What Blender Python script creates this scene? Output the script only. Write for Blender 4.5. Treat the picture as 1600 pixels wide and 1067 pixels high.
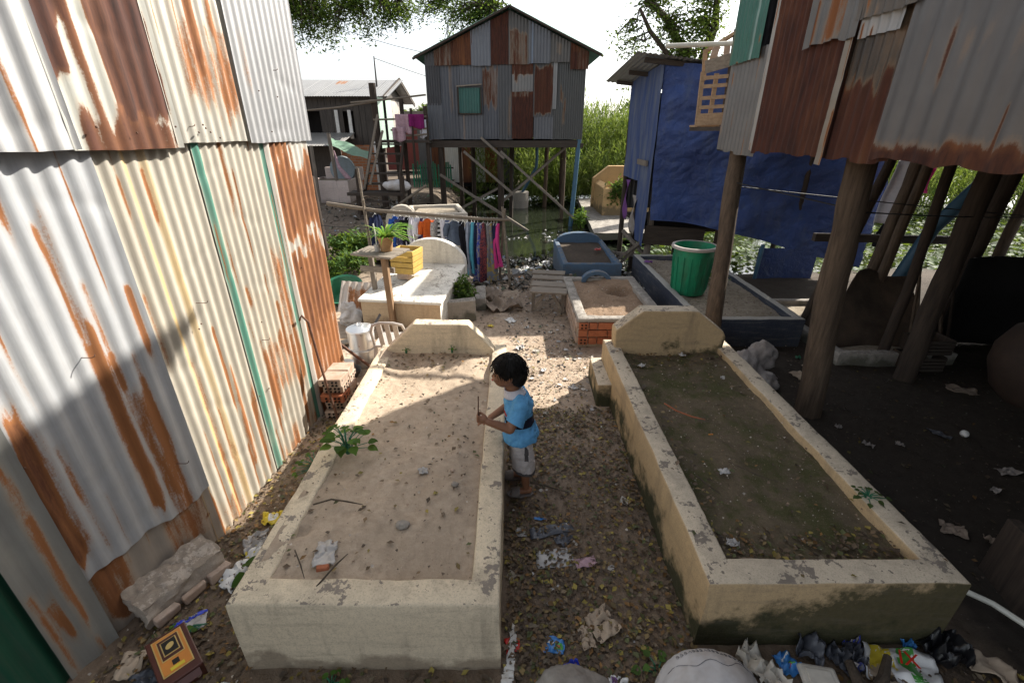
import bpy, bmesh, math, random
import numpy as np
from mathutils import Vector, Matrix, Quaternion, noise as mnoise
random.seed(7); RNG = np.random.default_rng(7)
R = math.radians
sc = bpy.context.scene; col = sc.collection
for o in list(bpy.data.objects): bpy.data.objects.remove(o)
# ---------------------------------------------------------------- camera, sky, sun, exposure
cd = bpy.data.cameras.new('camera'); cam = bpy.data.objects.new('camera', cd); col.objects.link(cam)
cam.location = (0, 0, 2.1); cam.rotation_euler = (R(90-24.8), 0, 0)
cd.lens = 16; cd.sensor_width = 36; cd.clip_start = .05; cd.clip_end = 2000
sc.camera = cam
SUN_AZ = R(51.0); SUN_EL = R(36)
w = bpy.data.worlds.new('World'); sc.world = w; w.use_nodes = True
nt = w.node_tree; bg = nt.nodes['Background']; sky = nt.nodes.new('ShaderNodeTexSky')
sky.sky_type = 'NISHITA'; sky.sun_disc = False; sky.sun_elevation = SUN_EL; sky.sun_rotation = SUN_AZ
sky.air_density = 1.0; sky.dust_density = 2.2; sky.ozone_density = 1.0
hs = nt.nodes.new('ShaderNodeHueSaturation'); hs.inputs['Saturation'].default_value = .35   # hazy white tropical sky
nt.links.new(sky.outputs[0], hs.inputs['Color']); nt.links.new(hs.outputs[0], bg.inputs[0]); bg.inputs[1].default_value = .12
sd = bpy.data.lights.new('sun', 'SUN'); sun = bpy.data.objects.new('sun', sd); col.objects.link(sun)
sd.energy = 5.0; sd.angle = R(.55); sd.color = (1, .94, .84)
SV = Vector((math.sin(SUN_AZ)*math.cos(SUN_EL), math.cos(SUN_AZ)*math.cos(SUN_EL), math.sin(SUN_EL)))
sun.rotation_euler = SV.to_track_quat('Z', 'Y').to_euler(); sun.location = (10, 8, 12)
sc.view_settings.view_transform = 'Standard'; sc.view_settings.look = 'None'
sc.view_settings.exposure = 1.15; sc.view_settings.gamma = 1; sc.view_settings.use_curve_mapping = False

# ---------------------------------------------------------------- helpers
def vn(x, y, s=0):
    x = np.asarray(x, float); y = np.asarray(y, float)
    xi = np.floor(x).astype(np.int64); yi = np.floor(y).astype(np.int64); xf = x-xi; yf = y-yi
    def h(a, b):
        n = (a*374761393 + b*668265263 + s*982451653) & 0x7fffffff
        n = ((n ^ (n >> 13))*1274126177) & 0x7fffffff
        return ((n ^ (n >> 16)) & 0xffff)/65535.
    u = xf*xf*(3-2*xf); v = yf*yf*(3-2*yf)
    return (h(xi, yi)*(1-u)+h(xi+1, yi)*u)*(1-v)+(h(xi, yi+1)*(1-u)+h(xi+1, yi+1)*u)*v
def fbm(x, y, s=0, o=4):
    t = 0; a = .5; n = 0
    for i in range(o): t = t+a*vn(x, y, s+i*17); n += a; x = np.asarray(x)*2.03; y = np.asarray(y)*2.03; a *= .5
    return t/n
def sst(a, b, x):
    t = np.clip((x-a)/(b-a), 0, 1); return t*t*(3-2*t)
def V3(*a): return Vector(a)

def worldoff(p):
    v = Vector((0, 0, 0))
    while p is not None: v += p.location; p = p.parent
    return v
class MB:
    """collects shapes in world coordinates and links them as one mesh object"""
    def __init__(s): s.v = []; s.f = []; s.c = []
    def add(s, vs, fs, c=None):
        b = len(s.v); s.v += [tuple(p) for p in vs]; s.f += [tuple(i+b for i in f) for f in fs]
        if c is not None: s.c += [c]*len(vs)
        return s
    def box(s, c, d, rot=None, jit=0, col=None):
        vs = []
        for z in (-1, 1):
            for y in (-1, 1):
                for x in (-1, 1):
                    p = Vector((x*d[0]/2, y*d[1]/2, z*d[2]/2))
                    if jit: p += Vector((random.uniform(-jit, jit), random.uniform(-jit, jit), random.uniform(-jit, jit)))
                    if rot is not None: p = rot @ p
                    vs.append(p+Vector(c))
        return s.add(vs, [(0, 2, 3, 1), (4, 5, 7, 6), (0, 1, 5, 4), (2, 6, 7, 3), (0, 4, 6, 2), (1, 3, 7, 5)], col)
    def bar(s, a, b, w, h=None, up=(0, 0, 1), col=None):
        a = Vector(a); b = Vector(b); d = (b-a); L = d.length; d.normalize()
        u = Vector(up)
        if abs(d.dot(u)) > .97: u = Vector((1, 0, 0))
        x = d.cross(u).normalized(); y = x.cross(d).normalized()
        m = Matrix((x, d, y)).transposed()
        return s.box((a+b)/2, (w, L, h or w), m, col=col)
    def tube(s, pts, r, n=8, cap=True, wob=0, col=None):
        pts = [Vector(p) for p in pts]
        if not hasattr(r, '__len__'): r = [r]*len(pts)
        vs = []; fs = []; prev = None
        for i, p in enumerate(pts):
            d = (pts[min(i+1, len(pts)-1)]-pts[max(i-1, 0)])
            if d.length < 1e-9: d = Vector((0, 0, 1))
            d.normalize()
            if prev is None:
                u = Vector((1, 0, 0)) if abs(d.x) < .8 else Vector((0, 1, 0))
            else: u = prev
            x = (u-d*u.dot(d)).normalized(); y = d.cross(x); prev = x
            for k in range(n):
                a = 2*math.pi*k/n; q = r[i]*(1+(random.uniform(-wob, wob) if wob else 0))
                vs.append(p+x*math.cos(a)*q+y*math.sin(a)*q)
        for i in range(len(pts)-1):
            for k in range(n):
                k2 = (k+1) % n; fs.append((i*n+k, i*n+k2, (i+1)*n+k2, (i+1)*n+k))
        if cap: fs.append(tuple(range(n-1, -1, -1))); fs.append(tuple((len(pts)-1)*n+k for k in range(n)))
        return s.add(vs, fs, col)
    def lathe(s, c, prof, n=24, sx=1, sy=1, col=None, cap=True, rot=None):
        vs = []; fs = []
        for (r, z) in prof:
            for k in range(n):
                a = 2*math.pi*k/n; p = Vector((r*sx*math.cos(a), r*sy*math.sin(a), z))
                if rot is not None: p = rot @ p
                vs.append(p+Vector(c))
        for i in range(len(prof)-1):
            for k in range(n):
                k2 = (k+1) % n; fs.append((i*n+k, i*n+k2, (i+1)*n+k2, (i+1)*n+k))
        if cap:
            fs.append(tuple(range(n-1, -1, -1))); fs.append(tuple((len(prof)-1)*n+k for k in range(n)))
        return s.add(vs, fs, col)
    def prism(s, poly, y0, y1, xf=None, col=None):
        """polygon in x,z extruded along y; xf maps points"""
        n = len(poly); vs = [Vector((x, y0, z)) for x, z in poly]+[Vector((x, y1, z)) for x, z in poly]
        if xf: vs = [xf(p) for p in vs]
        fs = [tuple(range(n)), tuple(range(2*n-1, n-1, -1))]+[(i, n+i, n+(i+1) % n, (i+1) % n) for i in range(n)]
        return s.add(vs, fs, col)
    def grid(s, fn, nu, nv, col=None):
        vs = [fn(i/(nu-1), j/(nv-1)) for j in range(nv) for i in range(nu)]
        fs = [(j*nu+i, j*nu+i+1, (j+1)*nu+i+1, (j+1)*nu+i) for j in range(nv-1) for i in range(nu-1)]
        return s.add(vs, fs, col)
    def build(s, name, mat, parent=None, smooth=False, bevel=0, solid=0, sub=0, angle=40):
        off = worldoff(parent)
        a = np.array(s.v, float).reshape(-1, 3)-np.array(off)
        me = bpy.data.meshes.new(name); me.from_pydata(a.tolist(), [], s.f)
        if s.c and len(s.c) == len(s.v):
            at = me.attributes.new('col', 'FLOAT_COLOR', 'POINT')
            at.data.foreach_set('color', np.array([tuple(c)+(1.,) for c in s.c], np.float32).ravel())
        return mkobj(name, me, mat, parent, smooth, bevel, solid, sub, angle)
def mkobj(name, me, mat, parent=None, smooth=False, bevel=0, solid=0, sub=0, angle=40):
    bm = bmesh.new(); bm.from_mesh(me); bmesh.ops.recalc_face_normals(bm, faces=bm.faces); bm.to_mesh(me); bm.free()
    o = bpy.data.objects.new(name, me); col.objects.link(o); o.parent = parent
    if mat is not None: me.materials.append(M[mat] if isinstance(mat, str) else mat)
    if smooth:
        me.polygons.foreach_set('use_smooth', [True]*len(me.polygons))
        try: me.set_sharp_from_angle(angle=R(angle))
        except Exception: pass
    if solid: m = o.modifiers.new('s', 'SOLIDIFY'); m.thickness = solid; m.offset = 0
    if sub: m = o.modifiers.new('u', 'SUBSURF'); m.levels = sub; m.render_levels = sub
    if bevel: m = o.modifiers.new('b', 'BEVEL'); m.width = bevel; m.segments = 2; m.limit_method = 'ANGLE'
    return o
def tag(o, label, cat=None, group=None, kind=None):
    if label: o['label'] = label
    if cat: o['category'] = cat
    if group: o['group'] = group
    if kind: o['kind'] = kind
    return o
def thing(name, label, cat, loc, group=None):
    o = bpy.data.objects.new(name, None); col.objects.link(o); o.location = loc; o.empty_display_size = .1
    return tag(o, label, cat, group)
def npmesh(name, v, f, mat, parent=None, smooth=False, attrs=None, colr=None):
    """fast numpy mesh: v (N,3) world, f (M,k)"""
    v = np.asarray(v, np.float32)-np.array(worldoff(parent), np.float32); f = np.asarray(f, np.int32)
    me = bpy.data.meshes.new(name); k = f.shape[1]
    me.vertices.add(len(v)); me.vertices.foreach_set('co', v.ravel())
    me.loops.add(f.size); me.loops.foreach_set('vertex_index', f.ravel())
    me.polygons.add(len(f)); me.polygons.foreach_set('loop_start', np.arange(0, f.size, k, dtype=np.int32))
    me.update(calc_edges=True); me.validate()
    for n, a in (attrs or {}).items():
        t = me.attributes.new(n, 'FLOAT', 'POINT'); t.data.foreach_set('value', np.asarray(a, np.float32).ravel())
    if colr is not None:
        t = me.attributes.new('col', 'FLOAT_COLOR', 'POINT'); t.data.foreach_set('color', np.asarray(colr, np.float32).ravel())
    if smooth: me.polygons.foreach_set('use_smooth', [True]*len(me.polygons))
    o = bpy.data.objects.new(name, me); col.objects.link(o); o.parent = parent
    if mat: me.materials.append(M[mat])
    return o

# ---------------------------------------------------------------- materials
M = {}
class N:
    def __init__(s, name):
        s.m = bpy.data.materials.new(name); s.m.use_nodes = True; s.t = s.m.node_tree
        s.p = s.t.nodes['Principled BSDF']; M[name] = s.m; s.tc = s.t.nodes.new('ShaderNodeTexCoord')
    def n(s, ty, **k):
        q = s.t.nodes.new('ShaderNode'+ty)
        for a, b in k.items(): setattr(q, a, b)
        return q
    def l(s, a, b): s.t.links.new(a, b)
    def noise(s, scale=5, detail=4, rough=.55, sv=(1, 1, 1), dist=0):
        mp = s.n('Mapping'); mp.inputs['Scale'].default_value = sv; s.l(s.tc.outputs['Object'], mp.inputs[0])
        q = s.n('TexNoise'); q.inputs['Scale'].default_value = scale; q.inputs['Detail'].default_value = detail
        q.inputs['Roughness'].default_value = rough; q.inputs['Distortion'].default_value = dist
        s.l(mp.outputs[0], q.inputs['Vector']); return q.outputs['Fac']
    def ramp(s, fac, stops, interp='LINEAR'):
        q = s.n('ValToRGB'); cr = q.color_ramp; cr.interpolation = interp
        while len(cr.elements) < len(stops): cr.elements.new(.5)
        for e, (p, c) in zip(cr.elements, stops):
            e.position = p; e.color = (c, c, c, 1) if not hasattr(c, '__len__') else tuple(c)+(1,)
        s.l(fac, q.inputs[0]); return q.outputs[0]
    def mix(s, fac, a, b, mode='MIX'):
        q = s.n('Mix', data_type='RGBA', blend_type=mode)
        for i, x in ((0, fac), (6, a), (7, b)):
            if hasattr(x, 'is_linked') or hasattr(x, 'links'): s.l(x, q.inputs[i])
            elif i == 0: q.inputs[0].default_value = x
            else: q.inputs[i].default_value = tuple(x)+(1,)
        return q.outputs[2]
    def math(s, op, a, b=0.):
        q = s.n('Math', operation=op)
        for i, x in enumerate((a, b)):
            if hasattr(x, 'links'): s.l(x, q.inputs[i])
            else: q.inputs[i].default_value = x
        return q.outputs[0]
    def attr(s, name):
        q = s.n('Attribute'); q.attribute_name = name; return q
    def bump(s, h, st=.3, d=.01):
        q = s.n('Bump'); q.inputs['Strength'].default_value = st; q.inputs['Distance'].default_value = d
        s.l(h, q.inputs['Height']); s.l(q.outputs[0], s.p.inputs['Normal'])
    def col(s, c): s.l(c, s.p.inputs['Base Color'])
    def rough(s, v):
        if hasattr(v, 'links'): s.l(v, s.p.inputs['Roughness'])
        else: s.p.inputs['Roughness'].default_value = v
    def sep(s):
        q = s.n('SeparateXYZ'); s.l(s.tc.outputs['Object'], q.inputs[0]); return q.outputs
    def nz(s):
        g = s.n('NewGeometry'); q = s.n('SeparateXYZ'); s.l(g.outputs['Normal'], q.inputs[0]); return q.outputs[2]
def simple(name, a, b=None, scale=8, rough=.8, bump=.2, bd=.005, sv=(1, 1, 1), spec=.3, lo=.35, hi=.65, fine=60):
    n = N(name); b = b or tuple(x*.6 for x in a)
    f = n.noise(scale, 5, .6, sv); c = n.mix(n.ramp(f, [(lo, 0), (hi, 1)]), a, b)
    f2 = n.noise(fine, 3, .6, sv); c = n.mix(n.ramp(f2, [(.3, .25), (.7, 0)]), c, tuple(x*.45 for x in b)); n.col(c)
    n.rough(rough); n.p.inputs['Specular IOR Level'].default_value = spec
    if bump: n.bump(n.math('ADD', f, n.math('MULTIPLY', f2, .5)), bump, bd)
    return n
def wood(name, a, b, axis='z', rough=.85):
    sv = {'z': (14, 14, 1), 'x': (1, 14, 14), 'y': (14, 1, 14)}[axis]
    return simple(name, a, b, 3, rough, .5, .006, sv, .2, .3, .7, 9)
def plastic(name, a, rough=.4, var=.8, scale=9):
    n = N(name); f = n.noise(scale, 4); n.col(n.mix(n.ramp(f, [(.35, 0), (.7, 1)]), a, tuple(x*var for x in a))); n.rough(rough)
    n.bump(f, .1, .004); return n
def cloth(name, a, b=None, pat=None, scale=20):
    n = N(name); b = b or tuple(x*.6 for x in a); f = n.noise(scale, 4)
    if pat == 'stripe':
        z = n.sep()[2]; c = n.mix(n.ramp(n.math('FRACT', n.math('MULTIPLY', z, scale)), [(.48, 0), (.52, 1)]), a, b)
    elif pat == 'dots':
        q = n.n('TexVoronoi'); q.inputs['Scale'].default_value = scale; n.l(n.tc.outputs['Object'], q.inputs['Vector'])
        c = n.mix(n.ramp(q.outputs['Distance'], [(.3, 1), (.4, 0)]), a, b)
    elif pat == 'floral': c = n.mix(n.ramp(n.noise(scale, 2, .5, dist=2.), [(.46, 0), (.52, 1)]), a, b)
    else: c = n.mix(n.ramp(f, [(.3, 0), (.75, 1)]), a, b)
    n.col(c); n.rough(.9); n.p.inputs['Specular IOR Level'].default_value = .15
    n.bump(n.noise(14, 3), .35, .01); return n

# corrugated metal: colour and rust come from per-vertex sheet data, detail from noise
n = N('sheet_metal'); ca = n.attr('col'); ra = n.attr('rust'); ta = n.attr('tone')
f1 = n.noise(30, 6, .7, (1, 1, .16)); f2 = n.noise(70, 4, .7, (1, 1, .04)); f3 = n.noise(6, 4, .6)
base = n.mix(n.ramp(f2, [(.3, .45), (.62, 0)]), ca.outputs['Color'], n.mix(.5, ca.outputs['Color'], (.16, .13, .11)))
base = n.mix(n.ramp(f3, [(.35, .3), (.6, 0)]), base, n.mix(1., ca.outputs['Color'], (1.35, 1.33, 1.28), 'MULTIPLY'))
ro = n.mix(n.ramp(f1, [(.32, 0), (.68, 1)]), (.022, .006, .004), (.080, .022, .010))
rl = n.mix(n.ramp(f1, [(.32, 0), (.68, 1)]), (.11, .034, .012), (.33, .135, .045))
rc0 = n.mix(ta.outputs['Fac'], ro, rl)
k = n.math('ADD', ra.outputs['Fac'], n.math('MULTIPLY', n.math('SUBTRACT', f1, .5), .55))
k = n.math('ADD', k, n.math('MULTIPLY', n.math('SUBTRACT', f2, .5), .25))
f4 = n.noise(110, 5, .75)
k = n.math('ADD', k, n.math('MULTIPLY', n.math('SUBTRACT', f4, .5), .35))
rc = n.mix(n.math('MULTIPLY', n.ramp(k, [(.60, .9), (.85, 0)]), n.ramp(ta.outputs['Fac'], [(.0, .12), (.45, 1)])), rc0, n.mix(f4, (.20, .062, .018), (.36, .155, .05)))
halo = n.ramp(k, [(.18, 0), (.5, .65)]); fac = n.ramp(k, [(.42, 0), (.58, 1)])
c = n.mix(halo, base, n.mix(.45, ca.outputs['Color'], (.42, .25, .12))); n.col(n.mix(fac, c, rc))
n.rough(n.math('ADD', n.math('MULTIPLY', fac, .4), n.math('ADD', .4, n.math('MULTIPLY', f3, .15))))
n.l(n.math('MULTIPLY', n.math('SUBTRACT', 1., fac), .25), n.p.inputs['Metallic'])
n.bump(n.math('ADD', f1, n.math('MULTIPLY', fac, .6)), .18, .004)

# grave plaster: cream paint, flaking on the flat tops, moss and damp with ragged outlines on the walls
def plaster(name, paint, cement, flake=.5, moss=.0, mossz=.2, mosscol=(.035, .04, .02), streak=.25, front=0, side=None):
    n = N(name); X, Y, Z = n.sep(); up = n.ramp(n.nz(), [(.6, 0), (.8, 1)])
    f = n.noise(9, 6, .6); g = n.noise(38, 5, .65); h = n.noise(160, 2)
    s = n.noise(5, 5, .7, (1, 1, .18))
    c = n.mix(n.ramp(g, [(.3, .35), (.6, 0)]), paint, tuple(x*.62 for x in paint))
    if side: c = n.mix(up, n.mix(n.ramp(g, [(.3, .35), (.6, 0)]), side, tuple(x*.62 for x in side)), c)
    c = n.mix(n.ramp(s, [(.52, 0), (.75, streak)]), c, tuple(x*.35 for x in cement))
    fl = n.math('ADD', n.math('MULTIPLY', f, .5), n.math('MULTIPLY', g, .5))
    fk = n.ramp(fl, [(flake, 0), (flake+.015, 1)]); top = n.mix(fk, c, n.mix(g, cement, tuple(x*.6 for x in cement)))
    c = n.mix(up, c, top)
    if moss:
        mz = n.math('ADD', n.math('DIVIDE', Z, mossz), n.math('MULTIPLY', n.math('SUBTRACT', n.noise(4, 5, .65), .5), 3.4))
        mk = n.ramp(mz, [(.3, moss), (.8, 0)])
        c = n.mix(n.math('MULTIPLY', mk, n.math('SUBTRACT', 1., up)), c, n.mix(g, mosscol, tuple(x*2.2 for x in mosscol)))
    if front:   # algae patch on the face towards the lane, ragged outline
        ge = n.n('NewGeometry'); sn = n.n('SeparateXYZ'); n.l(ge.outputs['Normal'], sn.inputs[0]); fy = n.ramp(n.math('MULTIPLY', sn.outputs[1], -1.), [(.6, 0), (.85, 1)])
        am = n.math('ADD', n.noise(3.2, 6, .7), n.math('MULTIPLY', n.math('SUBTRACT', .36, Z), .9)); am = n.math('ADD', am, n.math('MULTIPLY', X, .22)); c = n.mix(n.math('MULTIPLY', fy, n.ramp(am, [(.50, 0), (.62, front)])), c, n.mix(g, (.020, .022, .012), (.075, .07, .03)))
    tw = n.noise(26, 4, .7, (.12, .12, 1)); c = n.mix(n.ramp(tw, [(.30, .28), (.48, 0)]), c, tuple(x*.55 for x in cement))   # trowel and brush lines
    c = n.mix(n.ramp(h, [(.35, .25), (.5, 0)]), c, tuple(x*.4 for x in cement)); n.col(c); n.rough(.88); g = n.math('ADD', g, n.math('MULTIPLY', tw, .6))
    n.bump(n.math('ADD', n.math('MULTIPLY', n.math('MULTIPLY', fk, up), -.8), g), .35, .004)
    n.p.inputs['Specular IOR Level'].default_value = .2; return n
plaster('tomb_cream', (.68, .575, .42), (.33, .28, .23), .555, .75, .12, (.13, .10, .07), .6)
plaster('tomb_ochre', (.62, .525, .395), (.29, .245, .20), .55, .95, .24, (.018, .022, .010), .5, .9, (.53, .385, .22))
plaster('tomb_white', (.74, .71, .64), (.40, .36, .31), .55, .8, .16, (.25, .18, .11), .55)
plaster('tomb_beige', (.58, .52, .43), (.35, .31, .26), .6, .5, .15, (.12, .10, .07))
plaster('tomb_pink', (.55, .46, .42), (.35, .31, .28), .6, .4, .15, (.12, .10, .08))
plaster('tomb_orange', (.55, .36, .17), (.3, .25, .2), .6, .7, .3, (.05, .045, .03))
plaster('tomb_bluegrey', (.26, .31, .34), (.3, .3, .3), .6)
plaster('tomb_blue', (.09, .15, .23), (.22, .22, .22), .5, .5, .2, (.06, .06, .06))
plaster('tomb_navy', (.035, .043, .065), (.42, .40, .36), .36, .4, .2, (.02, .02, .02))
plaster('concrete', (.36, .33, .29), (.28, .25, .22), .5, .8, .12, (.05, .05, .035), .4)
plaster('tomb_tan', (.50, .38, .25), (.30, .22, .15), .6, .7, .2, (.12, .08, .05), .5)
plaster('rubble', (.42, .36, .30), (.34, .28, .22), .45, .0, .1)
simple('brick_red', (.42, .15, .075), (.30, .10, .05), 14, .9, .4, .004)
simple('brick_pale', (.50, .40, .33), (.36, .25, .18), 9, .9, .5, .006)
simple('mortar', (.44, .37, .30), (.34, .28, .22), 20, .95, .5, .005)
simple('hole_dark', (.02, .015, .012), (.01, .01, .01), 20, .95, 0)

# soils and ground
n = N('dirt'); a = n.noise(1.3, 6, .6); b = n.noise(14, 6, .7); d = n.noise(90, 3, .7)
g = n.n('NewGeometry'); sp = n.n('SeparateXYZ'); n.l(g.outputs['Position'], sp.inputs[0])
c = n.mix(n.ramp(a, [(.35, 0), (.65, 1)]), (.50, .40, .305), (.36, .275, .205))
c = n.mix(n.ramp(b, [(.35, .6), (.6, 0)]), c, (.17, .12, .085)); c = n.mix(n.ramp(d, [(.55, 0), (.68, .6)]), c, (.46, .38, .29))
near_dark = n.math('ADD', n.math('MULTIPLY', n.math('SUBTRACT', a, .5), 2.2), sp.outputs[1])   # darker brown towards the near end, ragged edge
c = n.mix(n.ramp(n.math('DIVIDE', near_dark, 6.), [(.36, .75), (.52, 0)]), c, n.mix(b, (.075, .052, .034), (.15, .105, .07)))
house_shade = n.math('ADD', n.math('MULTIPLY', n.math('SUBTRACT', a, .5), 1.2), sp.outputs[0])  # dark soil at right, coloured darker still in place of house shade
c = n.mix(n.ramp(n.math('DIVIDE', house_shade, 4.), [(.42, 0), (.54, .95)]), c, n.mix(b, (.014, .012, .010), (.045, .037, .03)))
bank = n.math('ADD', n.math('MULTIPLY', n.math('SUBTRACT', a, .5), 2.), sp.outputs[1])   # dark trodden waste ground near the water
c = n.mix(n.ramp(n.math('DIVIDE', bank, 12.), [(.50, 0), (.64, .85)]), c, n.mix(b, (.055, .043, .033), (.14, .11, .085)))
wet = n.math('ADD', sp.outputs[2], n.math('MULTIPLY', n.math('SUBTRACT', b, .5), .15))
c = n.mix(n.ramp(n.math('ADD', wet, .5), [(.28, .9), (.44, 0)]), c, (.05, .042, .032)); n.col(c)
n.rough(.95); n.p.inputs['Specular IOR Level'].default_value = .15; n.bump(n.math('ADD', b, n.math('MULTIPLY', d, .5)), .6, .02)
def soil(name, a, b, c3, moss=None, speck=(.5, .42, .33)):
    n = N(name); f = n.noise(2.6, 6, .65); g = n.noise(22, 6, .7); d = n.noise(140, 3, .7)
    c = n.mix(n.ramp(f, [(.35, 0), (.65, 1)]), a, b); c = n.mix(n.ramp(g, [(.35, .6), (.6, 0)]), c, c3)
    if moss: c = n.mix(n.ramp(n.math('ADD', n.noise(3.2, 6, .7), n.math('MULTIPLY', n.math('SUBTRACT', g, .5), .5)), [(.45, 0), (.6, .85)]), c, moss)
    c = n.mix(n.ramp(d, [(.6, 0), (.68, .5)]), c, speck); c = n.mix(n.ramp(d, [(.3, .5), (.38, 0)]), c, tuple(x*.4 for x in c3))
    n.col(c); n.rough(.97); n.p.inputs['Specular IOR Level'].default_value = .1; n.bump(n.math('ADD', g, n.math('MULTIPLY', d, .4)), .6, .012)
soil('soil_sandy', (.47, .38, .29), (.37, .295, .22), (.27, .21, .155))
soil('soil_mossy', (.175, .135, .09), (.125, .10, .065), (.08, .065, .045), (.065, .068, .026), (.28, .24, .18))
soil('soil_brown', (.33, .23, .155), (.25, .17, .115), (.17, .115, .075))
soil('soil_dark', (.13, .10, .075), (.09, .07, .055), (.06, .05, .04), None, (.2, .17, .13))
soil('soil_grey', (.38, .33, .26), (.24, .2, .15), (.15, .12, .09), None, (.6, .55, .45))
# wood
wood('wood_post', (.155, .112, .078), (.062, .045, .033)); wood('wood_dark', (.075, .055, .042), (.035, .027, .022))
wood('wood_dark_x', (.085, .068, .055), (.045, .036, .03), 'x'); wood('wood_dark_y', (.085, .068, .055), (.045, .036, .03), 'y')
wood('wood_grey', (.26, .22, .18), (.14, .12, .10)); wood('wood_grey_x', (.30, .255, .205), (.17, .145, .12), 'x')
wood('wood_pale', (.42, .30, .19), (.28, .19, .12), 'x'); wood('bamboo', (.24, .20, .155), (.14, .115, .09), 'x'); wood('wood_wall', (.115, .10, .088), (.06, .054, .05))
wood('wood_table', (.30, .19, .11), (.19, .12, .07))
# foliage etc: colour from vertex data
n = N('leafy'); ca = n.attr('col'); n.col(ca.outputs['Color']); n.rough(.6); n.p.inputs['Specular IOR Level'].default_value = .12
tr = n.n('BsdfTranslucent'); n.l(n.mix(.55, ca.outputs['Color'], (.20, .26, .02)), tr.inputs[0]); ms = n.n('MixShader'); ms.inputs[0].default_value = .35
out = n.t.nodes['Material Output']; n.l(n.p.outputs[0], ms.inputs[1]); n.l(tr.outputs[0], ms.inputs[2]); n.l(ms.outputs[0], out.inputs[0])
n = N('litter'); ca = n.attr('col'); n.col(ca.outputs['Color']); n.rough(.6); n.p.inputs['Specular IOR Level'].default_value = .3
simple('bark', (.10, .075, .055), (.05, .04, .03), 10, .95, .6, .01, (3, 3, 1))
n = N('water'); f = n.noise(5, 3, .5); n.p.inputs['Base Color'].default_value = (.018, .022, .014, 1); n.rough(.06); n.bump(f, .05, .02); n.p.inputs['Specular IOR Level'].default_value = .5
# plastics, tarps, metal
n = N('tarp_blue'); f = n.noise(2.2, 5, .6); g = n.noise(7, 5, .65, (1, 1, .3)); h = n.noise(120, 2)
c = n.mix(n.ramp(f, [(.35, 0), (.7, 1)]), (.026, .062, .215), (.015, .034, .125)); c = n.mix(n.ramp(g, [(.52, 0), (.72, .5)]), c, (.075, .10, .16)); n.col(c); n.rough(.48)
cr = n.noise(9, 5, .7, dist=1.2); n.bump(n.math('ADD', cr, n.math('MULTIPLY', h, .15)), .7, .04)
n = N('tarp_faded'); f = n.noise(8, 5, .7, (1, 1, .12)); n.col(n.mix(n.ramp(f, [(.42, 0), (.65, .9)]), (.026, .055, .17), (.12, .14, .18))); n.rough(.7); n.bump(f, .4, .01)
simple('bin_green', (.015, .25, .125), (.05, .10, .06), 5, .5, .15, .004, (1, 1, .5), .3, .45, .75, 30); plastic('plastic_green', (.02, .14, .07)); plastic('awning_green', (.16, .27, .19), .6)
simple('burlap', (.30, .235, .18), (.2, .155, .12), 7, .95, .5, .01); simple('red_wash', (.25, .07, .055), (.2, .06, .05), 4, .9, .1); plastic('plastic_white', (.72, .71, .68), .45, .75)
plastic('pvc_white', (.70, .68, .58)); plastic('pvc_blue', (.045, .12, .19), .5); plastic('chair_grey', (.42, .38, .35), .5)
plastic('bag_white', (.50, .48, .46), .4, .7); plastic('bag_black', (.012, .012, .014), .3); plastic('bag_clear', (.40, .38, .36), .3, .7)
plastic('bag_slate', (.07, .075, .09), .4); plastic('pk_red', (.62, .03, .02), .35); plastic('pk_blue', (.05, .22, .55), .35); plastic('pk_royal', (.03, .06, .55), .3)
plastic('pk_yellow', (.70, .55, .05), .35); plastic('pk_green', (.08, .35, .06), .35); plastic('pk_white', (.72, .72, .70), .35, .85); plastic('pk_navy', (.03, .04, .16), .35)
plastic('pk_brown', (.09, .03, .022), .35); plastic('pk_orange', (.65, .25, .05), .35); plastic('pk_gold', (.62, .45, .16), .3); plastic('pk_dark', (.02, .018, .015), .3)
plastic('card', (.42, .33, .24), .9); plastic('foam', (.66, .62, .54), .7, .8, 25); plastic('pk_purple', (.16, .05, .22), .5)
n = N('aluminium'); n.p.inputs['Base Color'].default_value = (.75, .75, .74, 1); n.p.inputs['Metallic'].default_value = .9; n.rough(n.ramp(n.noise(30, 4), [(.3, .25), (.7, .5)]))
plastic('enamel_white', (.7, .68, .64), .25); plastic('enamel_red', (.5, .08, .07), .25); plastic('iron_dark', (.05, .045, .045), .5)
simple('iron_rust', (.16, .08, .05), (.09, .045, .03), 20, .8, .3)
simple('clay_pot', (.42, .25, .12), (.33, .19, .09), 9, .8, .1); simple('clay_jar', (.07, .045, .033), (.045, .03, .023), 5, .7, .2)
simple('stone', (.34, .31, .27), (.24, .21, .18), 12, .9, .5, .01); simple('lime', (.72, .71, .68), (.5, .46, .4), 30, .95, .3)
simple('woven', (.11, .078, .055), (.055, .04, .03), 4, .85, .2); simple('yellow_paint', (.62, .42, .10), (.5, .33, .10), 10, .7, .2)
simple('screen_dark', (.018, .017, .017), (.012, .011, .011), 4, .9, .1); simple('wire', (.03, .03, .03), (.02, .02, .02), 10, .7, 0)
simple('sack_grey', (.34, .31, .29), (.22, .19, .17), 9, .85, .4, .01)
# sacks
n = N('sack'); f = n.noise(3, 5, .65); g = n.n('TexWave'); g.inputs['Scale'].default_value = 90; n.l(n.tc.outputs['Object'], g.inputs['Vector'])
c = n.mix(n.ramp(f, [(.45, 0), (.68, .8)]), (.52, .50, .49), (.30, .235, .18)); n.col(c); n.rough(.7); n.bump(n.math('ADD', n.noise(9, 5, .6), n.math('MULTIPLY', g.outputs['Fac'], .08)), .5, .02)
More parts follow.
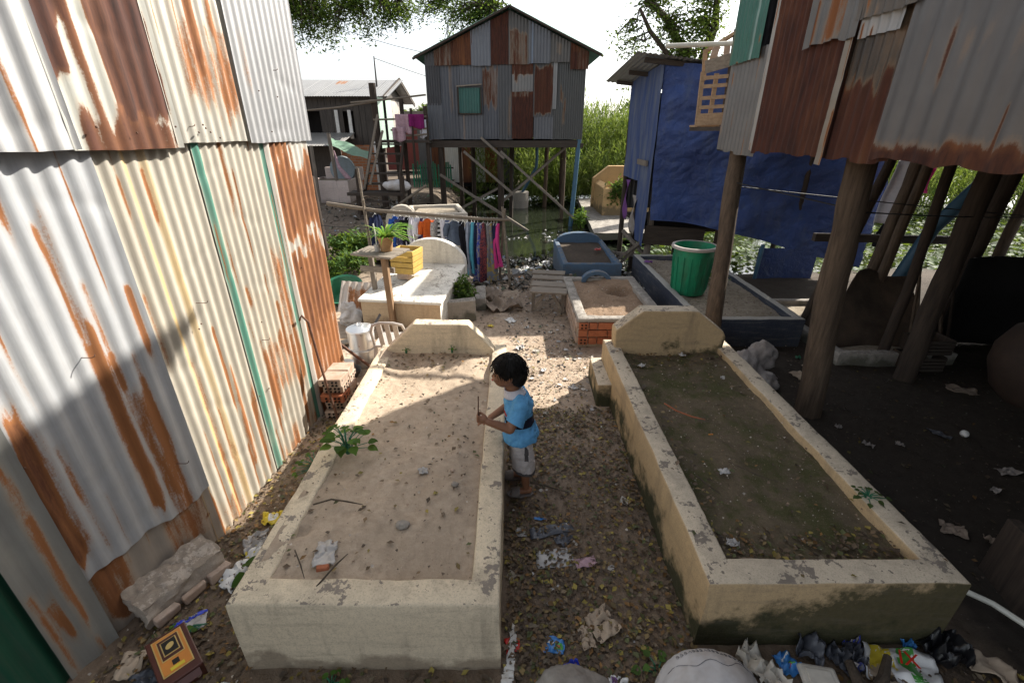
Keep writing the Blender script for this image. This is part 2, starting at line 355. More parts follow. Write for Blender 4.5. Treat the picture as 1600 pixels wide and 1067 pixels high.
# skin and clothes of the child
n = N('skin'); n.col(n.mix(n.noise(12), (.27, .125, .065), (.21, .092, .048))); n.rough(.55); n.p.inputs['Subsurface Weight'].default_value = .08; n.p.inputs['Subsurface Radius'].default_value = (.01, .004, .002)
n = N('hair'); n.col(n.mix(n.noise(60, 3, .6, (1, 1, .2)), (.004, .0035, .0035), (.010, .008, .007))); n.rough(.6); n.p.inputs['Specular IOR Level'].default_value = .2; n.bump(n.noise(90, 3, .6, (1, 1, .15)), .5, .006)
simple('shirt_blue', (.13, .38, .66), (.10, .31, .57), 12, .9, .25, .004); simple('shirt_navy', (.012, .013, .03), None, 12, .9, .1)
simple('shirt_red', (.5, .035, .02), None, 12, .9, .1); simple('collar_white', (.66, .64, .68), (.55, .53, .58), 12, .9, .1)
simple('shorts_grey', (.56, .52, .50), (.47, .43, .42), 10, .95, .3, .006); simple('shorts_trim', (.10, .09, .09), None, 60, .95, .1)
simple('sandal', (.20, .175, .16), (.14, .12, .11), 14, .7, .1)
# ---------------------------------------------------------------- terrain and water
def zg(x, y):
    x = np.asarray(x, float); y = np.asarray(y, float)
    drop = -.62*sst(6.6, 10.4, y+.9*(vn(x*.5, y*.5, 3)-.5))*(1-.9*sst(18.5, 21.5, y))
    rise = .26*sst(8, 12, y)
    s = sst(-2.6, -1.3, x+.5*(vn(y*.4, x*.2, 5)-.5)-.10*np.clip(y-9, 0, 5)*0)
    return s*drop+(1-s)*rise+.03*(fbm(x*1.1, y*1.1, 9)-.5)+.022*(fbm(x*5, y*5, 11)-.5)
def zat(x, y): return float(zg(x, y))
ax = np.concatenate([[-300, -80, -40, -20, -12, -8, -6, -5], np.arange(-4, 5.5, .045), [5.6, 6, 7, 8.5, 11, 15, 22, 40, 90, 300]])
ay = np.concatenate([[-100, -20, -5, -2, -.5, .3], np.arange(.6, 9.5, .045), np.arange(9.6, 24, .35), [26, 30, 40, 60, 100, 250, 600]])
GX, GY = np.meshgrid(ax, ay); nu, nv = len(ax), len(ay)
v = np.stack([GX, GY, zg(GX, GY)], -1).reshape(-1, 3)
i, j = np.meshgrid(np.arange(nu-1), np.arange(nv-1)); q = (j*nu+i).ravel()
tag(npmesh('ground', v, np.stack([q, q+1, q+nu+1, q+nu], -1), 'dirt', smooth=True), 'bare brown earth between the graves, shade painted in under the house', kind='structure')
tag(npmesh('water', [(-1.9, 6.5, -.30), (60, 6.5, -.30), (60, 22, -.30), (-1.9, 22, -.30)], [(0, 1, 2, 3)], 'water'), 'still dark water beneath the stilt house', kind='structure')

# ---------------------------------------------------------------- corrugated sheets
SID = [0]
def sheet(parent, P0, U, W, H, c=(.42, .42, .42), rust=0., blobs=(), tone=.3, pitch=.076, amp=.008, Vv=(0, 0, 1), res=6, dv=.04, name='metal_sheet',
          dent=.0026, jag=.005, strips=(), label=None, streak=.35, side=1, skew=0., topcut=None, runs=0, wig=.22):
    """one corrugated sheet; blobs = (u0,u1,v0,v1,amount) rust patches in 0..1 sheet coordinates; strips = (u,width,colour) painted ridges"""
    SID[0] += 1; s = SID[0]*7
    P0 = np.array(P0, float); U = np.array(U, float); Vv = np.array(Vv, float); Nn = np.cross(U, Vv)*side; Nn /= np.linalg.norm(Nn)
    nu = max(6, int(W/pitch*res)+1); nv = max(4, int(H/dv)+1)
    u, v = np.meshgrid(np.linspace(0, 1, nu), np.linspace(0, 1, nv)); x = u*W; z = v*H
    if topcut: z = v*np.interp(u, [a for a, b in topcut], [b for a, b in topcut])
    d = amp*np.sin(2*np.pi*x/pitch+s)+dent*2*(fbm(x*2.2+s, z*1.6, s)-.5)
    if dent > .0025:
        for q in range(5):
            cz, cx_, a_ = np.random.default_rng(s+q).random(3); d = d-.003*np.exp(-(((z-cz*H)+(x-cx_*W)*(a_-.5))/.03)**2)*np.exp(-((x-cx_*W)/.16)**2)
    edge = jag*2*(vn(x*9+s, x*0, s)-.5)*np.where(v < .02, 1, 0)
    p = P0+x[..., None]*U+(z+edge+skew*x)[..., None]*Vv+d[..., None]*Nn
    wu = u+.10*(fbm(x*4+s, z*2.5, s+1)-.5)*min(1, .6/W); wv = v+wig*(fbm(x*16+s, z*3, s+2)-.5)
    r = np.full(u.shape, float(rust))
    for (a, b, c0, d0, k) in blobs:
        e = .025*min(1, .6/W)+.012; r = np.maximum(r, k*sst(a-e, a+e, wu)*(1-sst(b-e, b+e, wu))*sst(c0-.05, c0+.05, wv)*(1-sst(d0-.05, d0+.05, wv)))
    r = r+streak*(fbm(x*22+s, z*1.1, s+3, 3)-.55)*(.4+(r > .05))
    cc = np.empty(u.shape+(4,)); cc[..., :3] = c; cc[..., 3] = 1
    cc[..., :3] *= (1+.22*(fbm(x*3+s, z*2, s+4)-.5))[..., None]
    for (a, wd, sc_) in strips:
        k = (sst(a-wd/2-.004, a-wd/2+.004, x)*(1-sst(a+wd/2-.004, a+wd/2+.004, x)))*np.clip(.35+1.1*fbm(x*30, z*4, s+6), 0, 1); cc[..., :3] = cc[..., :3]*(1-k[..., None])+np.array(sc_)*k[..., None]
    rs = np.random.default_rng(s)
    for q in range(runs):       # rust runs below nails and ridges
        cu, tv, ln, wd = rs.random()*W, rs.random()*1.1, .1+.45*rs.random()**1.5, .006+.016*rs.random()**2
        cu = (np.floor(cu/pitch)+.25)*pitch; ku = np.exp(-((x-cu-.012*(fbm(z*3+q, z*0, s+q)-.5))/wd)**2); kv = sst(tv-ln, tv-ln*.55, v)*(1-sst(tv-.02, tv+.01, v)); r = np.maximum(r, (.35+.35*rs.random())*ku*kv+.12*ku*kv)
    tn = np.clip(tone+.5*(fbm(x*5, z*2, s+5)-.5), 0, 1)
    i, j = np.meshgrid(np.arange(nu-1), np.arange(nv-1)); q = (j*nu+i).ravel()
    o = npmesh(name, p.reshape(-1, 3), np.stack([q, q+1, q+nu+1, q+nu], -1), 'sheet_metal', parent, True, {'rust': r, 'tone': tn}, cc.reshape(-1, 4))
    if label: o['label'] = label
    return o

# ---------------------------------------------------------------- corrugated shed on the left
shed = thing('corrugated_shed', 'tall shed wall of patched galvanised sheets with rust streaks, at left', 'shed', (-1.75, 2.4, 0))
def wx(y): return -1.54-.06*(3.7-y)-.25*max(0, 1.9-y)
def wsheet(ya, yb, z0, z1, out=0., **k):
    k['amp'] = k.get('amp', .008)*.9; k['pitch'] = k.get('pitch', .076)*.86
    xa, xb = wx(ya)+out, wx(yb)+out; L = math.hypot(xb-xa, yb-ya)
    return sheet(shed, (xa, ya, z0), ((xb-xa)/L, (yb-ya)/L, 0), L, z1-z0, res=8, dv=.02, runs=k.pop('runs', 9), **k)
GAL = (.44, .455, .475); CRM = (.45, .415, .35); TEAL = (.09, .26, .20)
# lower row
wsheet(.2, 1.19, .0, 2.1, .02, c=(.015, .10, .06), pitch=.10, label='dark green painted sheet')
wsheet(1.14, 1.32, -.02, 2.1, .035, c=(.28, .28, .26), blobs=[(.55, .8, .1, .5, .6), (.3, .5, .05, .2, .7)], tone=.6, pitch=.12, amp=.006)
wsheet(1.29, 1.90, .0, .48, .004, c=(.34, .30, .26), rust=.12, blobs=[(.05, .35, .1, .9, .55), (.6, .95, .2, 1., .62)], tone=.35, amp=.004, pitch=.11)
wsheet(1.28, 1.90, .36, 2.1, .014, c=GAL, blobs=[(.08, .17, .05, .46, .95), (.05, .22, .10, .40, .5), (.25, .29, .05, .36, .7), (.58, .70, .05, .62, .66), (.70, .88, -.1, .45, .62), (.60, .68, .55, .86, .5), (.02, .08, .58, .66, .7)], tone=.7, runs=26, pitch=.086, amp=.0046, dent=.004, jag=.018)
wsheet(1.86, 2.49, .0, 2.1, .006, c=CRM, blobs=[(.42, .55, .0, .28, .5), (.68, .76, .08, .40, .62), (.86, .93, .10, .33, .62), (.0, .12, -.1, .18, .6), (.0, .5, -.1, .10, .5)], tone=.85, strips=[(.02, .05, (.62, .40, .15)), (.20, .03, (.66, .47, .22)), (.30, .03, (.66, .5, .28))], pitch=.078, runs=20)
wsheet(2.46, 3.13, .0, 2.1, .018, c=CRM, blobs=[(.20, .86, .17, .42, .62), (.25, .60, .38, .60, .42), (.64, .86, .36, .66, .58), (.1, .9, -.1, .06, .5)], tone=.62, strips=[(.03, .055, TEAL), (.62, .05, TEAL)], pitch=.078, runs=20)
wsheet(3.09, 3.66, .0, 2.1, .03, c=(.52, .50, .46), rust=.3, blobs=[(.10, 1.1, .66, .92, 1.), (.3, 1.1, .60, .75, .45), (.10, 1.1, .30, .62, .9), (.12, 1.1, -.1, .34, .62), (.10, .5, .90, 1.1, .8)], tone=.80, pitch=.085, label='orange rusted end sheet')
# upper row, lapped over the lower
wsheet(.3, 1.66, 2.03, 3.7, .045, c=(.45, .42, .36), blobs=[(.6, 1.1, -.1, .4, .7)], tone=.9, skew=.01)
wsheet(1.60, 1.84, 2.035, 3.7, .065, c=(.44, .445, .45), blobs=[(.75, 1.1, .02, .9, .2)], tone=.6, pitch=.098, amp=.0075, jag=.004)
wsheet(1.82, 2.36, 2.03, 3.7, .055, c=(.44, .44, .40), blobs=[(.05, .20, .16, 1.1, 1.1), (.26, .36, .0, .4, .66), (.20, .34, .24, 1.1, .95), (.46, .96, .06, 1.1, 1.2), (.10, .95, -.1, .07, .70)], tone=.10, pitch=.09, amp=.006, jag=.004, label='sheet deeply rusted dark red')
wsheet(2.33, 2.93, 2.045, 3.7, .045, c=(.43, .41, .36), blobs=[(.35, .98, .08, .28, .56), (.48, .62, .22, 1.1, .95), (.78, .9, .26, .8, .66), (.28, .38, .1, .5, .45), (.30, .98, .10, .36, .52)], tone=.95, pitch=.08, runs=22, jag=.004)
wsheet(2.92, 3.70, 2.035, 3.7, .05, c=(.35, .355, .365), blobs=[(.12, .2, .2, .34, .4)], tone=.8, pitch=.078, jag=.004, label='pale galvanised corner sheet')
# far end wall and roof (mostly hidden)
sheet(shed, (-1.57, 3.66, 0), (-1, 0, 0), 3.0, 3.7, c=GAL, rust=.2, dv=.2, res=5)
b = MB(); b.add([(-1.60, 3.8, 3.74), (-1.9, .1, 3.74), (-5, .1, 3.2), (-5, 3.8, 3.2)], [(0, 1, 2, 3)]); b.build('roof', 'wood_wall', shed, solid=.02)
for (y, z, k) in [(1.32, 1.33, 0), (1.62, 1.28, 1), (1.8, .6, 2), (3.02, 2.8, 3), (3.35, 2.45, 4), (2.2, 1.3, 5), (1.7, 2.09, 6), (2.45, 2.12, 7), (2.62, .9, 8)]:
    b = MB(); p = V3(wx(y)+.06, y, z); b.tube([p-V3(.05, 0, 0), p, p+V3(.008, .006, .004), p+V3(.006, .010, .010)], .0018, 5); b.build('wire_hook', 'iron_rust', shed)
for k in range(22):
    y = random.uniform(1.1, 3.6); z = random.choice([2.09, 2.12, 1.2, 1.0, .6, 2.3])+random.uniform(-.03, .03); b = MB()
    b.lathe((wx(y)+.03+(.04 if z > 2.03 else 0), y, z), [(.0045, -.002), (.004, .002), (.001, .004)], 8, rot=Matrix.Rotation(R(90), 3, 'Y')); b.build('nail_head', 'iron_rust', shed)

# ---------------------------------------------------------------- graves
def rimbox(x0, x1, y0, y1, z0, z1, t, dep, yaw=0, c=None, jit=.006, seed=1, zs=None, step=.03):
    """walled grave: outer wall, flat rim of width t, inner drop; edges rounded and uneven"""
    b = MB(); r = .011
    prof = [(0, z0), (0, z0+(z1-z0)*.33), (0, z0+(z1-z0)*.66), (0, z1-r), (r*.3, z1-r*.3), (r, z1), (t*.5, z1+.002), (t-r, z1), (t-r*.3, z1-r*.3), (t, z1-r), (t, z1-dep)]
    nx = max(3, int((x1-x0)/step)); ny = max(3, int((y1-y0)/step)); ring = []
    for i in range(nx): ring.append((0, i/nx))
    for i in range(ny): ring.append((1, i/ny))
    for i in range(nx): ring.append((2, i/nx))
    for i in range(ny): ring.append((3, i/ny))
    cx, cy = (x0+x1)/2, (y0+y1)/2; vs = []
    for (o, z) in prof:
        a0, a1, b0, b1 = x0+o, x1-o, y0+o, y1-o
        for sd_, f in ring:
            x, y = [(a0+(a1-a0)*f, b0), (a1, b0+(b1-b0)*f), (a1-(a1-a0)*f, b1), (a0, b1-(b1-b0)*f)][sd_]
            zz = z+(zs(x, y) if zs else 0)*((z-z0)/max(.01, z1-z0))
            p = Vector((x, y, zz)); q = mnoise.noise_vector(p*5+V3(seed, 0, 0))*jit+mnoise.noise_vector(p*22)*jit*.4-Vector((0, 0, 1))*(.02*max(0, mnoise.noise(p*6+V3(seed, 3, 1))-.38) if z > z1-.03 else 0); p += q
            if yaw: p = Matrix.Rotation(yaw, 3, 'Z') @ (p-V3(cx, cy, 0))+V3(cx, cy, 0)
            vs.append(p)
    n = len(ring); fs = [(i*n+k, i*n+(k+1) % n, (i+1)*n+(k+1) % n, (i+1)*n+k) for i in range(len(prof)-1) for k in range(n)]
    b.add(vs, fs); return b
def soilgrid(x0, x1, y0, y1, fn, st=.03):
    b = MB(); nu = max(4, int((x1-x0)/st)); nv = max(4, int((y1-y0)/st))
    xs = np.linspace(x0, x1, nu); ys = np.linspace(y0, y1, nv); X, Y = np.meshgrid(xs, ys); Z = fn(X, Y)
    vs = np.stack([X, Y, Z], -1).reshape(-1, 3); b.v = [tuple(p) for p in vs]
    b.f = [(j*nu+i, j*nu+i+1, (j+1)*nu+i+1, (j+1)*nu+i) for j in range(nv-1) for i in range(nu-1)]; return b
def headpoly(poly, y0, y1, seed=0, jit=.004):
    b = MB(); pts = []
    for k in range(len(poly)):
        a = poly[k]; c = poly[(k+1) % len(poly)]; m = max(1, int(math.hypot(c[0]-a[0], c[1]-a[1])/.06))
        for q in range(m): pts.append((a[0]+(c[0]-a[0])*q/m, a[1]+(c[1]-a[1])*q/m))
    b.prism(pts, y0, y1, lambda p: p+mnoise.noise_vector(p*7+V3(seed, 0, 0))*jit); return b

# near left grave
T1 = thing('grave', 'near cream plastered grave filled with sandy earth, weed growing on it', 'grave', (-.59, 2.4, 0))
rimbox(-1.13, -.05, 1.19, 3.60, -.05, .41, .12, .10, seed=1).build('wall', 'tomb_cream', T1, True, angle=60)
def s1(x, y):
    e = np.minimum(np.minimum(x+1.13, -.05-x), np.minimum(y-1.19, 3.6-y))
    z = .385+.035*(fbm(x*3, y*3, 21)-.5)*2+.018*(fbm(x*14, y*14, 22)-.5)+.024*(1-sst(-1.1, -.88, x))+.022*sst(3.0, 3.5, y)
    z = z-.03*sst(.0, .14, .30-e)*sst(-.9, -.3, x)*.6
    for (a, c, r_) in ((-1.05+.02, 1.55, .03), (-.98, 1.57, .03)): z = z-.035*np.exp(-((x-a)**2+(y-c)**2)/r_**2*1.4)
    return z
soilgrid(-1.085, -.16, 1.30, 3.50, s1, .022).build('soil', 'soil_sandy', T1, True, angle=80)
headpoly([(-1.05, .36), (-.15, .36), (-.15, .43), (-.36, .66), (-.81, .665), (-1.05, .44)], 3.44, 3.565, 2).build('headstone', 'tomb_cream', T1, bevel=.012)
# near right grave
T2 = thing('grave', 'near ochre plastered grave with mossy earth and flaking rim, at right', 'grave', (1.36, 2.5, 0))
rimbox(.82, 1.91, 1.29, 3.72, -.05, .40, .125, .14, seed=5).build('wall', 'tomb_ochre', T2, True, angle=60)
soilgrid(.93, 1.80, 1.40, 3.62, lambda x, y: .335+.03*(fbm(x*3, y*3, 31)-.5)*2+.016*(fbm(x*16, y*16, 32)-.5)+.012*sst(1.3, 1.7, x), .022).build('soil', 'soil_mossy', T2, True, angle=80)
headpoly([(.89, .30), (1.82, .30), (1.83, .50), (1.80, .55), (1.56, .735), (1.10, .74), (.88, .56), (.88, .50)], 3.55, 3.70, 3).build('headstone', 'tomb_ochre', T2, bevel=.014)
b = MB(); b.box((.775, 3.5, .08), (.12, .5, .25), jit=.01); b.build('plinth', 'tomb_ochre', T2, bevel=.01)
# white grave with arched head wall
T3 = thing('grave', 'white plastered grave with closed sloping top and arched head wall', 'grave', (-1.28, 5.4, 0))
ROT3 = R(-8)
def x3(p): return Matrix.Rotation(ROT3, 3, 'Z') @ (Vector(p))+V3(-1.26, 4.82, 0)
b = MB(); nx, ny = 14, 20
def top3(u, v): return x3((-.47+.94*u, 1.3*v, .37+.10*v+.004*mnoise.noise(V3(u*6, v*6, 0))))
b.grid(lambda u, v: x3((-.465+.93*u, 0, -.1+.44*v)), nx, 6); b.build('front_wall', 'tomb_tan', T3, True); b = MB()
b.grid(lambda u, v: x3((.465-.025*u, 1.28*u, -.1+(.45+.10*u)*v)), ny, 6); b.build('side_wall', 'tomb_white', T3, True); b = MB(); b.grid(lambda u, v: x3((-.465+.025*u, 1.28*u, -.1+(.45+.10*u)*v)), ny, 6); b.build('side_wall', 'tomb_white', T3, True)
b = MB(); vs = []
for zz in (0, .035):
    for (x, y) in ((-.49, -.025), (.49, -.025), (.465, 1.3), (-.465, 1.3)): vs.append(x3((x, y, .345+.10*max(y, 0)/1.3+zz)))
b.add(vs, [(0, 1, 2, 3), (4, 5, 6, 7), (0, 1, 5, 4), (1, 2, 6, 5), (2, 3, 7, 6), (3, 0, 4, 7)]); b.build('lid', 'tomb_white', T3, bevel=.012)
b = MB(); b.prism([(-.46, -.1), (.46, -.1), (.46, .47)]+[(.46*math.cos(a)*1., .49+.31*math.sin(a)**1.1) for a in [math.pi*k/20 for k in range(1, 20)]]+[(-.46, .47)], 1.25, 1.36, x3); b.build('head_wall', 'tomb_white', T3, bevel=.01)
# brick grave
T4 = thing('grave', 'small unplastered brick grave with open cement rim and brown soil', 'grave', (1.2, 5.1, 0))
rimbox(.70, 1.62, 4.42, 5.92, -.05, .30, .085, .13, seed=9).build('wall', 'mortar', T4, True, angle=60)
rimbox(.685, 1.635, 4.40, 5.94, .292, .325, .11, .06, seed=11).build('rim', 'concrete', T4, True, angle=60)
soilgrid(.77, 1.55, 4.49, 5.85, lambda x, y: .25+.05*sst(5., 5.8, y)+.04*(fbm(x*4, y*4, 41)-.5)*2+.02*(fbm(x*18, y*18, 42)-.5)-.14*np.exp(-(((x-1.36)/.15)**2+((y-5.45)/.12)**2)**2)-.05*np.exp(-((x-1.15)/.15)**2-((y-4.62)/.1)**2), .022).build('soil', 'soil_brown', T4, True, angle=80)
bk = None
for r in range(3):
    for k in range(5):
        wdt = .195; x = .70+(.0 if r % 2 == 0 else -.10)+k*.205
        a = max(x, .705); e = min(x+wdt, 1.615)
        if e-a < .05: continue
        b = MB()
        if r % 2 == 0 and k == 0:
            e = a+.095; b.box(((a+e)/2, 4.405, .245-r*.085), (e-a, .05, .075)); o = b.build('brick', 'brick_red', T4, bevel=.004)
            b = MB()
            for hx in (-.02, .02):
                for hz in (-.017, .017): b.lathe(((a+e)/2+hx, 4.3795, .245-r*.085+hz), [(.011, 0), (.011, .003)], 10, rot=Matrix.Rotation(R(90), 3, 'X'))
            b.build('brick_hole', 'hole_dark', o); a = e+.012; e = x+wdt; b = MB()
        b.box(((a+e)/2, 4.41+random.uniform(-.003, .003), .245-r*.085), (e-a, .04, .072)); b.build('brick', 'brick_red', T4, bevel=.004)
        if k < 5:
            y = 4.55+k*.29+(.1 if r % 2 else 0)
            b = MB(); b.box((.692, y, .245-r*.085), (.03, .26, .07)); b.build('brick', 'brick_pale', T4, bevel=.004)
b = MB(); b.prism([(1.0+.20*math.cos(a)*1.0+.12, .28+.15*math.sin(a)) for a in [math.pi*k/14 for k in range(15)]]+[(1.12+.14*math.cos(a), .28+.10*math.sin(a)) for a in [math.pi*(14-k)/14 for k in range(15)]], 5.80, 5.90); b.build('headstone', 'tomb_blue', T4, bevel=.006)
# blue grave
T5 = thing('grave', 'blue painted grave by the water with hollowed brown soil', 'grave', (1.25, 7.7, 0))
rimbox(.80, 1.72, 6.95, 8.75, -.35, .22, .085, .12, seed=13).build('wall', 'tomb_blue', T5, True, angle=60)
soilgrid(.87, 1.65, 7.02, 8.7, lambda x, y: .13+.05*sst(7, 8.6, y)+.03*(fbm(x*4, y*4, 51)-.5), .04).build('soil', 'soil_dark', T5, True, angle=80)
headpoly([(.86, .1), (1.66, .1), (1.66, .24)]+[(1.26+.40*math.cos(a), .24+.13*math.sin(a)) for a in [math.pi*k/12 for k in range(1, 12)]]+[(.86, .24)], 8.60, 8.74, 6).build('headstone', 'tomb_blue', T5, bevel=.01)
# dark blue grave
T6 = thing('grave', 'long dark blue grave beneath the tarpaulin house, dry leaves on its soil', 'grave', (2.5, 5.7, 0))
rimbox(1.93, 3.06, 4.40, 7.15, -.3, .32, .09, .14, seed=15).build('wall', 'tomb_navy', T6, True, angle=60)
soilgrid(2.0, 2.99, 4.47, 7.08, lambda x, y: .25+.04*(fbm(x*4, y*4, 61)-.5)*2, .04).build('soil', 'soil_grey', T6, True, angle=80)
# low grave far right
T7 = thing('grave', 'very low cement grave edging under the dark house, at far right', 'grave', (3.8, 4.8, 0))
rimbox(3.2, 4.35, 3.98, 5.6, -.05, .13, .09, .09, seed=17).build('wall', 'concrete', T7, True, angle=60)
soilgrid(3.26, 4.28, 4.04, 5.54, lambda x, y: .07+.03*(fbm(x*4, y*4, 71)-.5), .06).build('soil', 'soil_grey', T7, True, angle=80)
# beige grave behind the washing
T8 = thing('grave', 'beige grave with rounded headstone behind the hanging washing', 'grave', (-1.5, 8.8, 0))
rimbox(-1.98, -.96, 8.55, 9.75, -.35, .72, .08, .08, yaw=R(14), seed=19).build('wall', 'tomb_beige', T8, True, angle=60)
soilgrid(-1.9, -1.05, 8.7, 9.6, lambda x, y: .67+.03*(fbm(x*4, y*4, 81)-.5), .08).build('soil', 'soil_grey', T8, True, angle=80)
headpoly([(-2.28, -.1), (-1.72, -.1), (-1.70, .60)]+[(-1.99+.29*math.cos(a), .60+.30*math.sin(a)) for a in [math.pi*k/12 for k in range(1, 12)]]+[(-2.28, .60)], 8.36, 8.5, 8).build('headstone', 'tomb_beige', T8, bevel=.01)
# pinkish grave far left
T9 = thing('grave', 'pale pink grave with a round blue headstone, far left', 'grave', (-5.0, 13.9, .25))
rimbox(-5.75, -4.55, 13.3, 14.6, .1, .85, .09, .1, seed=23).build('wall', 'tomb_pink', T9, True, angle=60)
soilgrid(-5.7, -4.6, 13.35, 14.5, lambda x, y: .82+.05*(fbm(x*4, y*4, 91)-.5), .15).build('soil', 'soil_grey', T9, True)
b = MB(); b.box((-5.0, 14.45, .95), (1.1, .16, .36)); b.build('head_wall', 'tomb_pink', T9, bevel=.02)
b = MB(); b.lathe((-4.98, 14.36, 1.08), [(.36, 0), (.36, .14)], 28, rot=Matrix.Rotation(R(90), 3, 'X')); b.build('headstone', 'tomb_bluegrey', T9, bevel=.015)
# orange grave by the reeds
T10 = thing('grave', 'orange plastered grave overgrown with creeper, beyond the water', 'grave', (3.2, 13.6, 0))
rimbox(2.5, 3.9, 13.0, 14.7, -.4, .68, .1, .1, seed=25).build('wall', 'tomb_orange', T10, True, angle=60)
headpoly([(2.5, -.1), (2.62, -.1), (2.62, .78), (2.5, .68)], 13.1, 14.6, 9).build('side_wall', 'tomb_orange', T10)
headpoly([(2.45, -.1), (3.95, -.1), (3.95, .8), (3.5, 1.15), (2.9, 1.15), (2.45, .8)], 14.55, 14.75, 9).build('headstone', 'tomb_orange', T10, bevel=.01)
b = MB(); b.grid(lambda u, v: V3(1.9+1.5*u+.4*v, 10.6+6*v, -.12+.015*mnoise.noise(V3(u*9, v*9, 0))), 12, 24)
for a in ((1.9, 10.6), ): pass
o = b.build('concrete_walkway', 'concrete', None, solid=.16); tag(o, 'grey concrete slab path along the water beside orange grave', 'walkway')
# ---------------------------------------------------------------- stilt house over the water
FH = thing('stilt_house', 'gabled house of patched rusty sheets raised on stilts over water', 'house', (0, 12.8, 1.9))
FY = 12.8
def roofz(x): return 4.66-(.44 if x < -.06 else .43)*abs(x+.06)
G1 = (.066, .073, .088); G2 = (.085, .092, .106); G3 = (.055, .058, .063)
def fsheet(x0, x1, z0, z1, dy=0., **k):
    k['tone'] = k.get('tone', .2)-.45
    return sheet(FH, (x0, FY-dy, z0), (1, 0, 0), x1-x0, z1-z0, side=1, dv=.06, res=5, dent=.004, **k)
fsheet(-2.12, -1.74, 1.90, 2.72, .03, c=G2); fsheet(-2.11, -1.76, 2.68, 3.6, .035, c=(.03, .032, .038), pitch=.06)
fsheet(-1.78, -1.26, 1.91, 3.6, .0, c=G1, blobs=[(.45, .6, .4, 1., .4)]); fsheet(-1.27, -.74, 3.0, 3.6, .03, c=G2)
fsheet(-1.29, -.74, 1.90, 2.5, .025, c=G2, blobs=[(.1, .2, 0, 1, .35)])
fsheet(-1.32, -.74, 2.45, 3.05, .01, c=G1)
fsheet(-.77, -.30, 1.91, 3.58, .01, c=G1, blobs=[(.1, .9, .45, .95, .55)], tone=.25); fsheet(-.33, .03, 1.90, 3.62, .03, c=G3, blobs=[(.6, 1, 0, .6, .3)])
fsheet(-.0, .51, 2.98, 3.62, .045, c=(.15, .148, .145), blobs=[(-.1, 1.1, .55, 1.2, .7), (.1, .3, .3, 1.1, .6)], tone=.35); fsheet(-.02, .53, 1.92, 3.0, .03, c=G3, rust=.6, blobs=[(.0, 1.1, -.1, .9, 1.)], tone=.12, label='dark red rusted sheet')
fsheet(.50, 1.02, 2.42, 3.62, .015, c=G3, blobs=[(.1, .95, .05, .95, .75)], tone=.15); fsheet(.55, 1.04, 1.91, 2.46, .005, c=(.10, .106, .12))
fsheet(1.01, 1.10, 2.6, 3.6, .03, c=(.2, .2, .2)); fsheet(1.02, 1.80, 1.90, 3.62, .0, c=(.055, .058, .058), pitch=.055, blobs=[(.2, .3, .5, .7, .6), (.3, .4, .2, .5, .5)], tone=.2)
def gsheet(x0, x1, zb, dy, **k):
    k['tone'] = k.get('tone', .2)-.4
    xs = [x0, x1] if not (x0 < -.06 < x1) else [x0, -.06, x1]
    sheet(FH, (x0, FY-dy, zb), (1, 0, 0), x1-x0, 1, dv=.06, res=5, dent=.004, topcut=[((x-x0)/(x1-x0), roofz(x)-.03-zb) for x in xs], **k)
gsheet(-2.10, -1.84, 3.52, .05, c=G3); gsheet(-1.87, -1.43, 3.53, .06, c=G3, rust=.55, tone=.1); gsheet(-1.46, -.95, 3.54, .075, c=G3, rust=.85, tone=.6, label='bright orange rust sheet')
gsheet(-.98, -.51, 3.52, .085, c=(.125, .135, .155)); gsheet(-.54, -.05, 3.55, .06, c=G3, rust=.8, blobs=[(.0, 1, 0, .8, .9)], tone=.05); gsheet(-.08, .42, 3.55, .075, c=(.07, .067, .064), blobs=[(.05, .9, -.1, .7, .55)], tone=.2)
gsheet(.40, .92, 3.57, .085, c=(.10, .106, .12), strips=[(.08, .03, (.12, .16, .22))]); gsheet(.90, 1.42, 3.6, .06, c=(.085, .08, .075), blobs=[(.3, .6, .3, .8, .3)]); gsheet(1.40, 1.84, 3.45, .075, c=G3, rust=.6, blobs=[(.1, .4, 0, .7, .8)], tone=.35)
# shutter
for k in range(1): sheet(FH, (-1.31, FY-.07, 2.50), (1, 0, 0), .54, .56, c=(.028, .11, .095), pitch=.07, amp=.012, name='shutter', res=6)
b = MB(); b.bar((-1.36, FY-.10, 3.09), (-.74, FY-.10, 3.13), .08, .03); b.build('shutter_hood', 'wood_grey_x', FH)
b = MB(); b.bar((-1.34, FY-.085, 2.49), (-.76, FY-.085, 2.49), .03, .03); b.bar((-1.33, FY-.085, 2.48), (-1.33, FY-.085, 3.08), .03); b.bar((-.765, FY-.085, 2.48), (-.765, FY-.085, 3.08), .03); b.build('shutter_frame', 'wood_dark', FH)
# side and back walls, floor, roof
sheet(FH, (1.79, FY, 1.9), (0, 1, 0), 4.0, 1.75, c=G1, rust=.2, dv=.12, res=4); sheet(FH, (-2.1, FY, 1.9), (0, 1, 0), 4.0, 1.8, c=G1, rust=.2, dv=.12, res=4); sheet(FH, (-2.1, FY+4, 1.9), (1, 0, 0), 3.9, 2.6, c=G1, dv=.12, res=4, topcut=[(0, 1.75), (.52, 2.7), (1, 1.75)])
for sgn, xe in ((-1, -2.34), (1, 2.14)):
    L = abs(xe+.06); dz = roofz(-.06)-roofz(xe); LL = math.hypot(L, dz)
    for k in range(5):
        sheet(FH, (-.06, FY-.25+k*.9, 4.70), (0, 1, 0), .95, LL, Vv=(sgn*L/LL, 0, -dz/LL), c=(.10, .24, .19), rust=.1, dv=.2, res=4, name='roof_sheet')
b = MB()
for xe in (-2.36, 2.16): b.bar((-.06, FY-.2, 4.68), (xe, FY-.2, roofz(xe)-.0), .04, .09, up=(0, 1, 0))
b.build('barge_board', 'wood_dark_x', FH)
